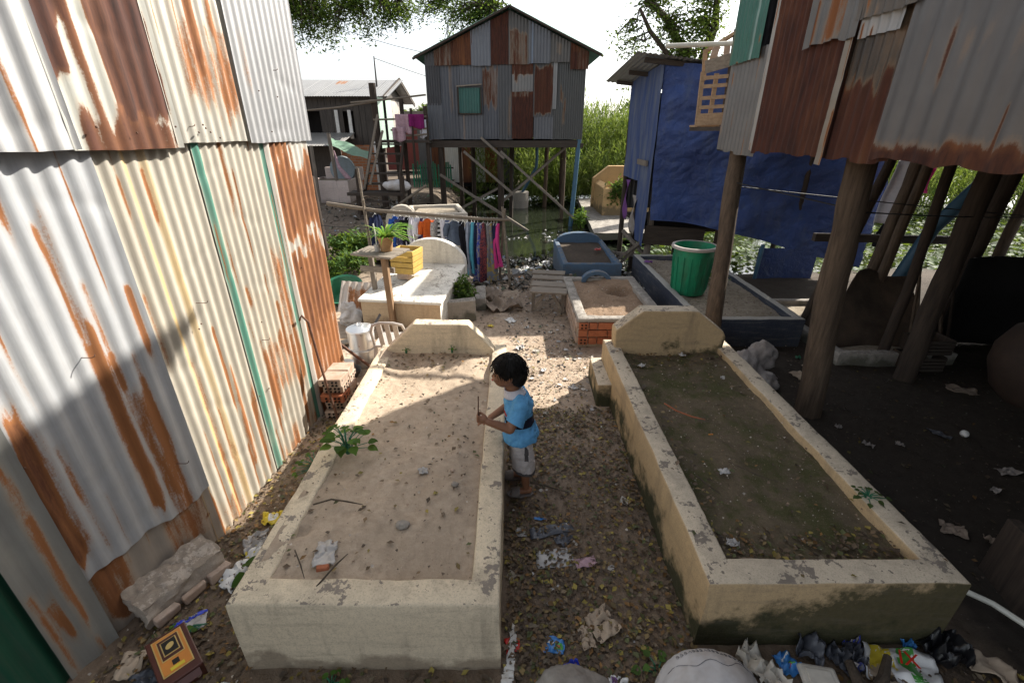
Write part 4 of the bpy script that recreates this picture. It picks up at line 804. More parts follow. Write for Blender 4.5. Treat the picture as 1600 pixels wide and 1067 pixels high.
# ---------------------------------------------------------------- the child
KID = thing('person', 'small child in blue polo shirt and grey shorts leaning on the left grave', 'person', (.06, 2.29, 0))
YC = 2.29
def kz(z): return z if z < .42 else (.42+(z-.42)*.86 if z < .78 else z-.0504)
def kp(p): return (p[0], p[1], kz(p[2]))
def kmap(L): return [(q[0], kp(q[1]), kp(q[2]))+tuple(q[3:]) if q[0] == 'c' else (q[0], kp(q[1]))+tuple(q[2:]) for q in L]
hr = Matrix.Rotation(R(-16), 3, 'Y')
sk = [('e', (-.022, YC, .905), (.083, .072, .094), hr), ('e', (-.050, YC, .868), (.060, .056, .062), hr), ('e', (-.075, YC, .842), (.026, .030, .022)), ('e', (-.105, YC, .874), (.014, .011, .012)), ('e', (-.100, YC, .855), (.016, .018, .008)), ('e', (-.092, YC-.026, .868), (.016, .02, .018)), ('e', (-.092, YC+.026, .868), (.016, .02, .018)),
      ('c', (.022, YC, .74), (-.012, YC, .84), .042, .040), ('e', (.04, YC, .65), (.066, .088, .11)), ('e', (.042, YC, .52), (.068, .080, .10)), ('e', (.05, YC, .44), (.066, .084, .07)),
      ('c', (.055, YC-.04, .43), (.075, YC-.055, .225), .056, .036), ('c', (.075, YC-.055, .225), (.088, YC-.065, .06), .037, .023), ('c', (.055, YC+.04, .43), (.045, YC+.07, .225), .056, .036), ('c', (.045, YC+.07, .225), (.055, YC+.085, .06), .037, .023),
      ('e', (.10, YC-.066, .038), (.03, .022, .024)), ('c', (.085, YC-.067, .036), (.015, YC-.072, .026), .023, .015), ('e', (.065, YC+.087, .038), (.03, .022, .024)), ('c', (.05, YC+.088, .036), (-.02, YC+.09, .026), .023, .015),
      ]
sk = kmap(sk)
sk += [('c', (.045, YC-.085, .655), (-.012, YC-.140, .555), .036, .030), ('c', (-.012, YC-.140, .555), (-.135, YC-.150, .612), .030, .021), ('e', (-.160, YC-.148, .626), (.026, .016, .022)),
      ('c', (.035, YC+.085, .655), (-.02, YC+.12, .550), .036, .030), ('c', (-.02, YC+.12, .550), (-.13, YC+.06, .50), .029, .020), ('e', (-.155, YC+.05, .49), (.026, .02, .014))]
for k in range(4):      # fingers curl round the stick
    z = .612+.011*k; sk += [('c', (-.172, YC-.150, z), (-.192, YC-.158+.002*k, z+.004), .0072, .0066), ('c', (-.192, YC-.158, z+.004), (-.196, YC-.138, z+.006), .0066, .006), ('c', (-.196, YC-.138, z+.006), (-.184, YC-.130, z+.005), .006, .0055)]
    sk += [('c', (-.168, YC+.042+.008*k-.012, .486), (-.195+.003*abs(k-1.5), YC+.038+.010*k-.012, .478), .0066, .006), ('c', (-.195, YC+.038+.010*k-.012, .478), (-.208, YC+.036+.010*k-.012, .464), .006, .0055)]
sk += [('c', (-.15, YC-.137, .642), (-.178, YC-.130, .662), .008, .0068), ('c', (-.178, YC-.130, .662), (-.192, YC-.137, .666), .0068, .006), ('c', (-.15, YC+.03, .488), (-.172, YC+.015, .478), .008, .006)]
for f in (-.016, -.007, .002, .010, .017):
    sk += [('c', (.012, YC-.072+f, .024), (-.008+abs(f+.012)*.5, YC-.073+f*1.1, .021), .0075, .006), ('c', (-.022, YC+.09+f, .024), (-.042+abs(f+.012)*.5, YC+.09+f*1.1, .021), .0075, .006)]
blob('body', sk, 'skin', KID, .0042, 3)
for s in (-1, 1):
    blob('ear', kmap([('e', (-.012, YC+s*.073, .888), (.016, .007, .022)), ('e', (-.008, YC+s*.076, .892), (.010, .008, .017))]), 'skin', KID, .003, 2)
    b = MB(); b.lathe((-.094, YC+s*.030, kz(.893)), [(.001, -.003), (.010, 0), (.001, .003)], 10, sx=.35, sy=1.); b.build('eye', 'hair', KID, True)
    b = MB(); b.tube([(-.094, YC+s*.018, kz(.911)), (-.094, YC+s*.032, kz(.914)), (-.086, YC+s*.044, kz(.911))], .0028, 6); b.build('eyebrow', 'hair', KID)
b = MB(); b.tube([(-.110, YC-.014, kz(.852)), (-.116, YC, kz(.851)), (-.110, YC+.014, kz(.852))], .004, 6); b.build('lips', 'enamel_red', KID)
hs = [('e', (-.016, YC, .922), (.096, .083, .094), hr), ('e', (.028, YC, .885), (.062, .074, .085)), ('e', (-.075, YC, .952), (.040, .062, .032), Matrix.Rotation(R(-38), 3, 'Y'))]
hn = Vector((-.62, 0, -.79)).normalized()
blob('hair', kmap(hs), 'hair', KID, .005, 2, cuts=[(V3(-.062, YC, kz(.905)), hn), (V3(0, 0, kz(.815)), V3(0, 0, -1))], noise_=.005, nscale=45)
b = MB()
for k in range(420):
    a = random.uniform(0, 2*math.pi); e = random.uniform(-.1, 1.45); p = V3(-.016+.097*math.cos(a)*math.cos(e), YC+.084*math.sin(a)*math.cos(e), .8746+.093*math.sin(e))
    d = V3(math.cos(a)*.6, math.sin(a)*.8, -1).normalized(); 
    if p.x < -.075 and p.z < .885: continue
    b.tube([p, p+d*.018+(p-V3(0, YC, .87))*.05, p+d*.04], [.0022, .0018, .0004], 4)
b.build('hair_strand', 'hair', KID)
sh = [('e', (.038, YC, .655), (.084, .106, .105)), ('e', (.045, YC, .53), (.088, .104, .13)), ('e', (.052, YC, .43), (.108, .124, .12)), ('c', (.045, YC-.050, .722), (.045, YC-.085, .705), .050, .050), ('c', (.035, YC+.050, .722), (.035, YC+.085, .705), .050, .050), ('e', (.088, YC-.02, .66), (.03, .05, .06))]
def pickshirt(c):
    if .525 < c.z < .570+.1*(c.x-.03): return 1
    if c.x < -.028 and .57 < c.z < .61: return 2
    return 0
blob('shirt', kmap(sh), None, KID, .006, 4, cuts=[(V3(0, 0, .405), V3(.12, 0, -1)), (V3(.02, YC, kz(.775)), V3(-.25, 0, 1))], solid=.005, mats=['shirt_blue', 'shirt_navy', 'shirt_red'], pick=pickshirt, noise_=.009, nscale=22)
for (a_, c_, pc, no) in (((.045, YC-.078, .662), (.010, YC-.128, .560), (.012, YC-.124, .580), (-.5, -.42, -.8)), ((.035, YC+.078, .662), (-.010, YC+.112, .560), (-.008, YC+.110, .580), (-.4, .35, -.9))):
    blob('sleeve', [('c', a_, c_, .050, .055)], 'shirt_blue', KID, .005, 3, cuts=[(V3(*pc), V3(*no))], solid=.004, noise_=.004, nscale=18)
b = MB()
def collar(u, v):
    a = -math.pi+2*math.pi*u; rr = .046+.014*v+.008*v*abs(math.sin(a*.5)); 
    return V3(.014-rr*math.cos(a)*1.0-.012*(1-v), YC+rr*math.sin(a), .752-.036*v-.025*(.5+.5*math.cos(a))*(.4+.6*v))
b.grid(collar, 28, 6); b.build('collar', 'collar_white', KID, True, solid=.004)
ss = [('e', (.055, YC, .40), (.084, .100, .07)), ('c', (.058, YC-.045, .38), (.075, YC-.055, .18), .070, .074), ('c', (.055, YC+.045, .38), (.050, YC+.066, .18), .070, .074)]
blob('shorts', ss, None, KID, .006, 4, cuts=[(V3(.07, 0, .195), V3(-.2, 0, -1)), (V3(0, 0, .44), V3(0, 0, 1))], solid=.005, mats=['shorts_grey', 'shorts_trim'], pick=lambda c: 1 if (c.z < .214+.2*(.07-c.x) or (c.y < YC-.10 and abs(c.x-.085) < .012 and c.z > .30)) else 0, noise_=.006, nscale=18)
for (x, y) in ((.055, YC-.070), (.015, YC+.088)):
    s_ = MB(); s_.prism([(math.cos(a)*.088*(1 if math.cos(a) < 0 else .92), math.sin(a)*(.036 if math.cos(a) < 0 else .028)) for a in [2*math.pi*k/20 for k in range(20)]], 0, .013, lambda p: V3(x+p.x, y+p.z, p.y+.004)); so = s_.build('sandal', 'sandal', KID, bevel=.003)
    s_ = MB(); s_.grid(lambda u, v: V3(x-.060+.055*v, y-.036*math.cos(math.pi*u), .014+.040*math.sin(math.pi*u)*(.75+.35*v)), 12, 5); s_.build('strap', 'sandal', so, True, solid=.004)
b = MB(); b.tube([(-.190, YC-.146, .605), (-.189, YC-.146, .66), (-.186, YC-.142, .775)], .0035, 7); o = b.build('thin_stick', 'iron_rust', None); tag(o, 'thin brown stick held upright in the child\'s hand', 'stick')
# ---------------------------------------------------------------- table with plant, glass; yellow box
TB = thing('plank_table', 'small plank table on a single post beside the white grave', 'table', (-1.5, 4.9, 0))
for k in range(3):
    a = k/3; f = .32; b = MB()
    p0 = V3(-1.75, 4.86, .9).lerp(V3(-1.65, 5.24, .9), a); p1 = V3(-1.75, 4.86, .9).lerp(V3(-1.65, 5.24, .9), a+f); q0 = V3(-1.27, 4.68, .9).lerp(V3(-1.15, 5.10, .9), a); q1 = V3(-1.27, 4.68, .9).lerp(V3(-1.15, 5.10, .9), a+f)
    b.add([p0, q0, q1, p1]+[p-V3(0, 0, .022) for p in (p0, q0, q1, p1)], [(0, 1, 2, 3), (4, 5, 6, 7), (0, 1, 5, 4), (1, 2, 6, 5), (2, 3, 7, 6), (3, 0, 4, 7)]); b.build('plank', 'wood_grey_x', TB, bevel=.003)
b = MB(); b.bar((-1.33, 4.74, -.03), (-1.37, 4.80, .88), .085, .06); b.build('leg', 'wood_table', TB, bevel=.004)
b = MB(); b.bar((-1.62, 5.16, -.03), (-1.62, 5.14, .88), .05, .05); b.build('leg', 'wood_grey', TB)
b = MB(); b.bar((-1.70, 5.0, .70), (-1.3, 4.9, .70), .03, .06); b.build('cross_bar', 'wood_grey_x', TB)
PP = thing('potted_plant', 'spiky green plant in an orange pot on the plank table', 'plant', (-1.38, 4.97, .9))
b = MB(); b.lathe((-1.38, 4.97, .905), [(.062, 0), (.082, .13), (.09, .135), (.09, .155), (.08, .156), (.072, .13), (.01, .128)], 24); b.build('pot', 'clay_pot', PP, True, angle=35)
for k in range(64):
    a = random.uniform(0, 2*math.pi); L = random.uniform(.20, .34); up = random.uniform(.5, 1.6); b = MB(); d = V3(math.cos(a), math.sin(a), 0); s_ = V3(-d.y, d.x, 0); c0 = V3(-1.38, 4.97, 1.03); vs = []
    for t in range(6):
        f = t/5; p = c0+d*(L*f)+V3(0, 0, L*up*(f-.75*f*f*(1.35 if up < .8 else 1.))); wd = .011*(1-f**2)+.0008; vs += [p-s_*wd, p+s_*wd+V3(0, 0, .002)]
    g = random.uniform(.8, 1.3); cc = (.13*g, .27*g, .035*g) if random.random() < .7 else (.28, .38, .10)
    b.add(vs, [(2*t, 2*t+1, 2*t+3, 2*t+2) for t in range(5)], cc); b.build('leaf', 'leafy', PP, True)
b = MB(); b.lathe((-1.47, 4.93, .905), [(.026, 0), (.032, .08), (.030, .08), (.024, .004)], 16, cap=False); o = b.build('drinking_glass', 'bag_clear', None, True); tag(o, 'small glass jar on the table in front of the plant pot', 'glass')
b = MB(); b.tube([(-1.47, 4.93, .91), (-1.475, 4.94, 1.10), (-1.485, 4.945, 1.20)], .007, 8); o = b.build('striped_stick', 'cs_stripe' if 'cs_stripe' in M else 'plastic_white', None); tag(o, 'white stick with red tip standing in the small glass jar', 'stick')
YB_ = thing('wooden_box', 'yellow wooden box planter standing on the white grave', 'box', (-1.30, 5.55, .44))
rz = Matrix.Rotation(R(-14), 3, 'Z'); cB = V3(-1.30, 5.53, .52)
for sd_ in range(4):
    for k in range(4):
        b = MB(); r2 = rz @ Matrix.Rotation(R(90*sd_), 3, 'Z'); w_ = .27+.012*k*.5; b.box(cB+r2 @ V3(0, -.135-.004*k, .035+.07*k), (w_+.012, .018, .061), r2, jit=.0015); b.build('board', 'yellow_paint', YB_, bevel=.003)
b = MB(); b.box(cB+V3(0, 0, .20), (.24, .24, .02), rz); b.build('soil', 'soil_dark', YB_)
b = MB(); b.box(cB+V3(0, 0, .0), (.26, .26, .02), rz); b.build('base', 'yellow_paint', YB_)
o = MB().box((-1.33, 5.46, .475), (.15, .10, .07), rz, .003).build('pale_brick', 'brick_pale', None, bevel=.006); tag(o, 'pale brick propping up the yellow box', 'brick')
# ---------------------------------------------------------------- washing line
cloth('c_black', (.012, .012, .016), (.006, .006, .008)); cloth('c_white', (.62, .60, .64), (.5, .49, .55)); cloth('c_orange', (.55, .11, .02), (.42, .08, .02)); cloth('c_purple', (.05, .03, .10)); cloth('c_denim', (.10, .125, .17), (.06, .075, .11)); cloth('c_cyan', (.10, .38, .50), (.07, .28, .40)); cloth('c_bluegrey', (.30, .34, .42)); cloth('c_navy', (.015, .022, .06)); cloth('c_pink', (.62, .06, .25), (.45, .04, .18)); cloth('c_grey', (.19, .18, .19)); cloth('c_blue', (.03, .10, .40)); cloth('c_cream', (.5, .46, .4)); cloth('c_magenta', (.22, .02, .13)); cloth('c_rose', (.48, .32, .36))
cloth('c_bwstripe', (.02, .02, .02), (.55, .55, .55), 'stripe', 16); cloth('c_nvstripe', (.03, .05, .15), (.5, .52, .56), 'stripe', 26); cloth('c_redfloral', (.25, .06, .06), (.06, .03, .05), 'floral', 30); cloth('c_bluepat', (.22, .21, .24), (.04, .06, .30), 'floral', 14); cloth('c_yelpat', (.16, .18, .23), (.30, .23, .09), 'floral', 12); cloth('c_dots', (.05, .05, .10), (.25, .25, .3), 'dots', 40); cloth('c_greypat', (.38, .36, .33), (.18, .17, .17), 'floral', 40); cloth('cs_stripe', (.7, .68, .66), (.10, .09, .10), 'stripe', 30)
CL = thing('drying_pole', 'long grey drying pole on crossed sticks carrying hung washing', 'drying pole', (-1.3, 6.75, 0))
PL = [V3(-2.75, 7.0, 1.12), V3(-2.0, 6.86, 1.04), V3(-1.2, 6.74, 1.0), V3(-.5, 6.68, .955), V3(-.02, 6.64, .945)]
b = MB(); b.tube(PL, [.03, .027, .026, .023, .02], 9); b.build('pole', 'bamboo', CL, True)
for a, c in [((-.02, 6.45, -.05), (-.14, 6.72, 1.12)), ((-.20, 6.9, -.05), (-.10, 6.62, 1.10)), ((-2.10, 6.75, -.02), (-2.20, 6.92, 1.62)), ((-2.2, 7.1, 0), (-2.16, 6.86, 1.2))]:
    b = MB(); b.tube([a, c], [.022, .017], 7); b.build('prop', 'bamboo', CL, True)
def polez(x):
    for p, q in zip(PL, PL[1:]):
        if p.x <= x <= q.x: f = (x-p.x)/(q.x-p.x); return p.lerp(q, f)
    return PL[-1]
def garment(label, x, w_, zb, m, kind='shirt', yaw=None):
    p = polez(x); yaw = R(random.uniform(50, 75)) if yaw is None else R(yaw); dx = V3(math.cos(yaw), math.sin(yaw), 0); dn = V3(-dx.y, dx.x, 0)
    g = thing('hanging_garment', label, 'garment', (p.x, p.y, p.z), 'washing on the drying pole')
    hw = w_*.92; ph = random.uniform(0, 9); top = p.z-.055; H_ = top-zb
    def body(u, v):
        a = 2*math.pi*u; sh_ = (.30+.70*min(1, (1-v)*6)**.7) if kind != 'drape' else .30+.70*min(1, (1-v)*2.6)**.8
        fl = .82+.22*(1-v); k = (1-v); off_ = .016*k*math.sin(5*a+ph)+.010*math.sin(3*a+ph+v*4)
        r1 = hw*sh_*fl+off_; r2 = .035+.03*k+off_*.8
        return V3(p.x, p.y, zb+H_*v+(.02*math.sin(2*a+ph) if v < .05 else 0))+dx*(r1*math.cos(a))+dn*(r2*math.sin(a))+dn*(.02*math.sin(v*4+ph))
    b = MB(); b.grid(body, 33, 16); b.build('cloth', m, g, True, angle=180)
    if kind == 'shirt':
        for s in (-1, 1):
            b = MB(); a0 = p+dx*s*hw*.8-V3(0, 0, .10); b.tube([a0, a0+dx*s*.035-V3(0, 0, .08), a0+dx*s*.045-V3(0, 0, .17)], [.045, .042, .04], 9); b.build('sleeve', m, g, True)
    b = MB(); b.tube([p+V3(0, 0, .024), p+V3(0, .012, .026), p+V3(0, .03, 0), p+V3(0, 0, -.045)], .003, 5); b.tube([p-dx*hw*.8-V3(0, 0, .08), p-V3(0, 0, .045), p+dx*hw*.8-V3(0, 0, .08)], .004, 5); b.build('hanger', 'pk_white', g)
for a in [('dark navy garment hung behind the potted plant', -2.02, .09, .50, 'c_navy'), ('bright blue garment just right of the plant pot', -1.73, .06, .52, 'c_blue'), ('dark dotted garment hung right of the bright blue one', -1.64, .09, .50, 'c_dots'), ('black shirt hung next to a white one', -1.545, .08, .52, 'c_black'), ('white shirt hung against the black shirt', -1.50, .07, .50, 'c_white', 'drape'),
          ('short white T-shirt hung left of the orange shirt', -1.37, .09, .72, 'c_white'), ('dark purple garment hung next to the orange shirt', -1.325, .06, .52, 'c_purple', 'drape'), ('orange shirt on the drying pole', -1.235, .10, .60, 'c_orange', 'shirt', 25), ('pale grey patterned shirt hung mid-pole', -1.11, .08, .60, 'c_greypat'), ('black and white striped shirt on the pole', -1.06, .06, .55, 'c_bwstripe', 'drape'),
          ('long lavender white garment between two striped ones', -1.015, .07, .50, 'c_white', 'drape'), ('navy and white striped shirt beside the denim jacket', -.965, .06, .52, 'c_nvstripe', 'drape'), ('wide blue-grey denim jacket on the pole', -.845, .12, .56, 'c_denim', 'shirt', 15), ('long black garment right of the denim jacket', -.71, .07, .30, 'c_black', 'drape'), ('long pale blue-grey trousers on the pole', -.65, .06, .10, 'c_bluegrey', 'drape'),
          ('long turquoise garment on the pole', -.585, .06, .14, 'c_cyan', 'drape'), ('navy garment pressed against the turquoise one', -.545, .05, .22, 'c_navy', 'drape'), ('long grey cloth with blue pattern', -.495, .07, .03, 'c_bluepat', 'drape'), ('long dark red flowered sarong', -.415, .09, .06, 'c_redfloral', 'drape', 40), ('plain grey garment right of the red sarong', -.35, .05, .20, 'c_grey', 'drape'),
          ('patterned grey and yellow sarong near pole end', -.30, .09, .04, 'c_yelpat', 'drape', 40), ('navy garment left of the pink one', -.26, .04, .30, 'c_navy', 'drape'), ('bright pink garment nearest the pole end', -.215, .06, .26, 'c_pink', 'drape')]: garment(*a)
for k, (lb, m, x, z0, z1, w_, y) in enumerate([('grey-pink blanket thrown over the walkway rail', 'c_rose', -2.65, 2.05, 2.47, .38, 12.33), ('magenta cloth draped over the walkway rail', 'c_magenta', -2.33, 2.17, 2.47, .36, 12.31), ('faded rose cloth hanging low on the walkway rail', 'c_rose', -2.78, 1.88, 2.18, .30, 12.30), ('white cloth hung at the house end of the walkway', 'c_white', -2.2, 1.95, 2.35, .16, 12.42)]):
    b = MB(); b.grid(lambda u, v: V3(x+w_*(u-.5), y-.03*math.sin(u*9+k)-.02*math.sin(u*17), z0+(z1-z0)*v+.03*math.sin(u*5+k)*(1-v)), 18, 10); o = b.build('draped_cloth', m, None, True, solid=.015); tag(o, lb, 'cloth')
blob('white_sack', [('e', (-2.75, 11.35, .93), (.32, .22, .13)), ('e', (-2.6, 11.35, .90), (.22, .2, .10))], 'sack', None, .03, 2, noise_=.03, nscale=6); tag(bpy.data.objects['white_sack'], 'white sack lying on the stair landing', 'sack')
HA = MB(); HA.tube([(-4.85, 13.4, 1.62), (-4.75, 13.35, 1.2), (-4.55, 13.3, .95), (-4.45, 13.3, .9)], [.02, .05, .07, .03], 8); tag(HA.build('hammock_cloth', 'c_rose', None, True), 'dull pink cloth bundle hanging by the far lean-to posts', 'cloth')
for k, (x, y, z1, tx) in enumerate([(-5.35, 13.1, 1.75, .03), (-4.85, 13.35, 2.05, -.05), (-5.9, 13.0, 1.5, 0)]):
    b = MB(); b.tube([(x, y, .1), (x+tx, y, z1)], .05, 8); o = b.build('shed_post', 'wood_grey', None, True); tag(o, ['grey post left of the pink cloth bundle', 'grey post carrying the pink cloth bundle', 'short grey post at the shed corner, far left'][k], 'post')
# ---------------------------------------------------------------- kitchen things behind the left grave
CH = thing('plastic_chair', 'low grey plastic chair behind the left grave headstone', 'chair', (-1.15, 3.95, 0))
b = MB(); b.tube([(-1.30, 3.90, .27), (-1.30, 3.84, .42), (-1.27, 3.81, .50), (-1.20, 3.80, .525), (-1.08, 3.80, .525), (-1.0, 3.81, .50), (-.98, 3.84, .42), (-.98, 3.90, .27)], .014, 8); b.build('back_frame', 'chair_grey', CH, True)
for k in range(3):
    b = MB(); x = -1.215+.075*k; b.bar((x, 3.885, .26), (x, 3.805, .515), .045, .012, up=(0, 1, 0)); b.build('back_slat', 'chair_grey', CH, bevel=.003)
b = MB(); b.box((-1.14, 4.04, .255), (.34, .32, .022)); b.build('seat', 'chair_grey', CH, bevel=.008)
for sx in (-1, 1):
    for (yy, dy) in ((3.90, -.03), (4.18, .03)):
        b = MB(); b.bar((-1.14+sx*.15, yy, .25), (-1.14+sx*.175, yy+dy, 0), .035, .03); b.build('leg', 'chair_grey', CH, bevel=.004)
    b = MB(); b.tube([(-1.14+sx*.16, 3.86, .40), (-1.14+sx*.19, 4.0, .41), (-1.14+sx*.17, 4.16, .38), (-1.14+sx*.16, 4.18, .25)], .012, 7); b.build('armrest', 'chair_grey', CH, True)
PSC = 1.3
PT = thing('cooking_pot', 'stacked aluminium steamer pot with lid by the tin wall', 'pot', (-1.46, 4.02, 0))
b = MB(); b.lathe((-1.46, 4.02, .0), [(.085, 0), (.095, .02), (.098, .12), (.108, .125), (.108, .132), (.096, .134)], 28); b.build('lower_pot', 'aluminium', PT, True, angle=35)
b = MB(); b.lathe((-1.46, 4.02, .132), [(.09, 0), (.098, .01), (.10, .125), (.106, .13), (.106, .136)], 28); b.build('upper_pot', 'aluminium', PT, True, angle=35)
l_ = MB(); l_.lathe((-1.46, 4.02, .268), [(.106, 0), (.104, .008), (.07, .02), (.03, .028), (.004, .03)], 28); lo = l_.build('lid', 'aluminium', PT, True)
b = MB(); b.tube([(-1.48, 4.02, .296), (-1.475, 4.02, .312), (-1.445, 4.02, .312), (-1.44, 4.02, .296)], .005, 6); b.build('handle', 'aluminium', lo, True)
b = MB(); b.tube([(-1.38, 4.08, .25), (-1.33, 4.15, .33)], .010, 7); b.build('pan_handle', 'iron_dark', PT, True)
for o_ in PT.children:
    o_.scale = (1.25, 1.25, 1.4)
for (nm, lb, m, x, y, z, r_, h_) in [('enamel_bowl', 'stack-bottom red enamel bowl next to the tin wall end', 'enamel_red', -1.585, 3.83, 0, .075, .05), ('enamel_bowl', 'white enamel bowl on top of the red bowl', 'enamel_white', -1.585, 3.83, .045, .08, .06), ('basin', 'dark iron basin in front of the steamer pot', 'iron_dark', -1.50, 3.75, 0, .085, .08)]:
    b = MB(); b.lathe((x, y, z), [(r_*.5, 0), (r_*.9, h_*.6), (r_, h_), (r_*1.05, h_+.004), (r_*.95, h_), (r_*.8, h_*.6), (r_*.4, .008), (.004, .007)], 24); o = b.build(nm, m, None, True, angle=50); tag(o, lb, 'bowl')
BP = thing('brick_stack', 'stub of mortared hollow bricks at the end of the tin wall', 'bricks', (-1.42, 3.22, 0))
for r in range(5):
    for k in range(2):
        b = MB(); yy = 3.14+k*.16+(r % 2)*.03; b.box((-1.41+random.uniform(-.008, .008), yy, .035+.072*r), (.17+random.uniform(-.02, .01), .15, .062), Matrix.Rotation(R(random.uniform(-5, 5)), 3, 'Z'), .006); bo = b.build('brick', 'brick_red' if (r == 2 and k == 0) else 'brick_pale', BP, bevel=.006)
        if k == 0:
            b = MB()
            for hx in (-.05, -.015, .02, .05):
                for hz in (-.013, .013): b.lathe((-1.41+hx, yy-.082, .035+.072*r+hz), [(.009, 0), (.009, .006)], 8, rot=Matrix.Rotation(R(90), 3, 'X'))
            tag(b.build('core_holes', 'hole_dark', bo), None, kind='stuff')
        b = MB(); yh = yy
        for hy in (-.045, 0, .045):
            for hz in (-.013, .013): b.lathe((-1.327, yy+hy, .035+.072*r+hz), [(.009, 0), (.009, .004)], 8, rot=Matrix.Rotation(R(90), 3, 'Y'))
        tag(b.build('core_holes', 'hole_dark', bo), None, kind='stuff')
for (lb, pts, r_) in [('rusty iron bar leaning from the tin wall to the ground', [(-1.60, 3.72, .40), (-1.22, 3.70, .06)], .014), ('bent thin rod leaning on the end of the tin wall', [(-1.535, 3.05, .86), (-1.51, 3.04, .90), (-1.48, 3.06, .84), (-1.45, 3.05, .5), (-1.37, 3.0, .02)], .009)]:
    b = MB(); b.tube(pts, r_, 8); o = b.build('iron_rod', 'iron_rust', None, True); tag(o, lb, 'rod')
BA = MB(); BA.lathe((-2.25, 5.85, .02), [(.16, 0), (.26, .20), (.28, .21), (.25, .20), (.15, .02), (.01, .02)], 28, rot=Matrix.Rotation(R(25), 3, 'X')); tag(BA.build('green_basin', 'plastic_green', None, True), 'green plastic basin tilted behind a rusty tin scrap', 'basin')
o = sheet(None, (-2.15, 5.25, .08), (.98, .1, -.1), .42, .40, Vv=(.05, .6, .8), c=(.5, .46, .42), rust=.4, tone=.5, blobs=[(.2, .8, .1, .8, .6)], name='tin_scrap'); tag(o, 'crumpled rusty tin scrap leaning in front of the green basin', 'tin sheet')
blob('white_bundle', [('e', (-1.95, 5.05, .12), (.10, .12, .16)), ('e', (-1.85, 5.05, .08), (.08, .1, .1))], 'sack', None, .015, 1, noise_=.05, nscale=9); tag(bpy.data.objects['white_bundle'], 'torn whitish sack left of the white grave', 'sack')
for k, (x, y, rz_, L) in enumerate([(-1.75, 4.55, 20, .7), (-1.2, 4.45, -8, .8), (-1.9, 4.35, 35, .5), (-2.1, 6.3, 10, .8)]):
    b = MB(); b.box((x, y, .025+.012*k), (L, .10, .02), Matrix.Rotation(R(rz_), 3, 'Z')); o = b.build('loose_plank', 'wood_pale' if k < 2 else 'wood_grey_x', None, bevel=.003); tag(o, ['pale plank on the ground left of the pots', 'pale plank along the foot of the white grave', 'grey plank end lying beside the shed', 'grey plank lying near the green basin'][k], 'plank')
# ---------------------------------------------------------------- bench, bin, broken slabs
SB = thing('wooden_bench', 'low weathered slatted bench left of the brick grave', 'bench', (.55, 5.75, 0))
for k, (a, w_) in enumerate([(.0, .13), (.14, .13), (.30, .10), (.44, .11)]):
    b = MB(); f = a*1.9; b.bar((.24+.18*f*.35, 5.44+f*.95, .30), (.68+.20*f*.35, 5.36+f*.95, .30), w_*1.6, .022, up=(0, 0, 1)); b.build('slat', 'wood_grey_x', SB, bevel=.003)
for (x, y) in ((.27, 5.48), (.64, 5.42), (.45, 6.2), (.82, 6.15)):
    b = MB(); b.bar((x, y, -.02), (x, y, .29), .04, .04); b.build('leg', 'wood_grey', SB)
for a, c in [((.28, 5.46, .03), (.42, 5.43, .27)), ((.63, 5.41, .03), (.50, 5.43, .27)), ((.25, 5.46, .265), (.68, 5.39, .265))]:
    b = MB(); b.bar(a, c, .03, .035); b.build('brace', 'wood_grey_x', SB)
GB = thing('dustbin', 'big green ribbed plastic bin standing on the dark blue grave', 'bin', (2.20, 5.45, .3))
b = MB(); b.lathe((2.20, 5.45, .27), [(.19, 0), (.20, .02), (.215, .30), (.235, .55), (.255, .555), (.255, .585), (.235, .585), (.225, .54), (.19, .05), (.01, .04)], 40); b.build('body', 'bin_green', GB, True, angle=35)
b = MB(); b.lathe((2.20, 5.45, .27), [(.254, .553), (.266, .556), (.270, .570), (.262, .59), (.232, .590)], 40, cap=False); b.build('rim', 'chair_grey', GB, True)
for k in range(16):
    a = 2*math.pi*k/16; b = MB(); b.bar((2.20+.205*math.cos(a), 5.45+.205*math.sin(a), .32), (2.20+.232*math.cos(a), 5.45+.232*math.sin(a), .74), .012, .012); b.build('rib', 'bin_green', GB)
for k, (x, y, sx, sy, sz, rz_) in enumerate([(-.62, 5.15, .36, .12, .30, 15), (-.42, 5.75, .14, .5, .2, 5)]):
    b = MB(); b.box((x, y, sz/2-.03), (sx, sy, sz), Matrix.Rotation(R(rz_), 3, 'Z'), .015); o = b.build('stone_slab', 'concrete', None, bevel=.012); tag(o, ['brown stone block standing right of the white grave', 'long stone slab behind the bush by the white grave'][k], 'slab')
RB = thing('rubble_block', 'broken chunk of plastered brickwork lying against the tin wall', 'rubble', (-1.6, 1.6, 0))
def rub(dz, sc_): return [('c', (-1.68, 1.42, .10+dz), (-1.48, 1.83, .12+dz), .085*sc_, .085*sc_), ('c', (-1.60, 1.38, .07), (-1.42, 1.78, .08), .075*sc_, .07*sc_)]
b = MB(); rr = Matrix.Rotation(R(-26), 3, 'Z')
def rubf(u, v, w_):
    p = V3((u-.5)*.21, (v-.5)*.50, w_*.20); p = p+mnoise.noise_vector(p*9)*.022+mnoise.noise_vector(p*26)*.012+mnoise.noise_vector(p*60)*.004; p.z *= (.85+.25*(1-u)); return rr @ (p*.74)+V3(-1.655, 1.55, .01)
b.grid(lambda u, v: rubf(u, v, 1), 26, 50); b.grid(lambda u, v: rubf(1, u, v), 24, 10); b.grid(lambda u, v: rubf(u, 0, v), 12, 10); b.grid(lambda u, v: rubf(0, u, v), 24, 10); b.grid(lambda u, v: rubf(u, 1, v), 12, 10)
b.build('plaster_block', 'rubble', RB, True, angle=35)
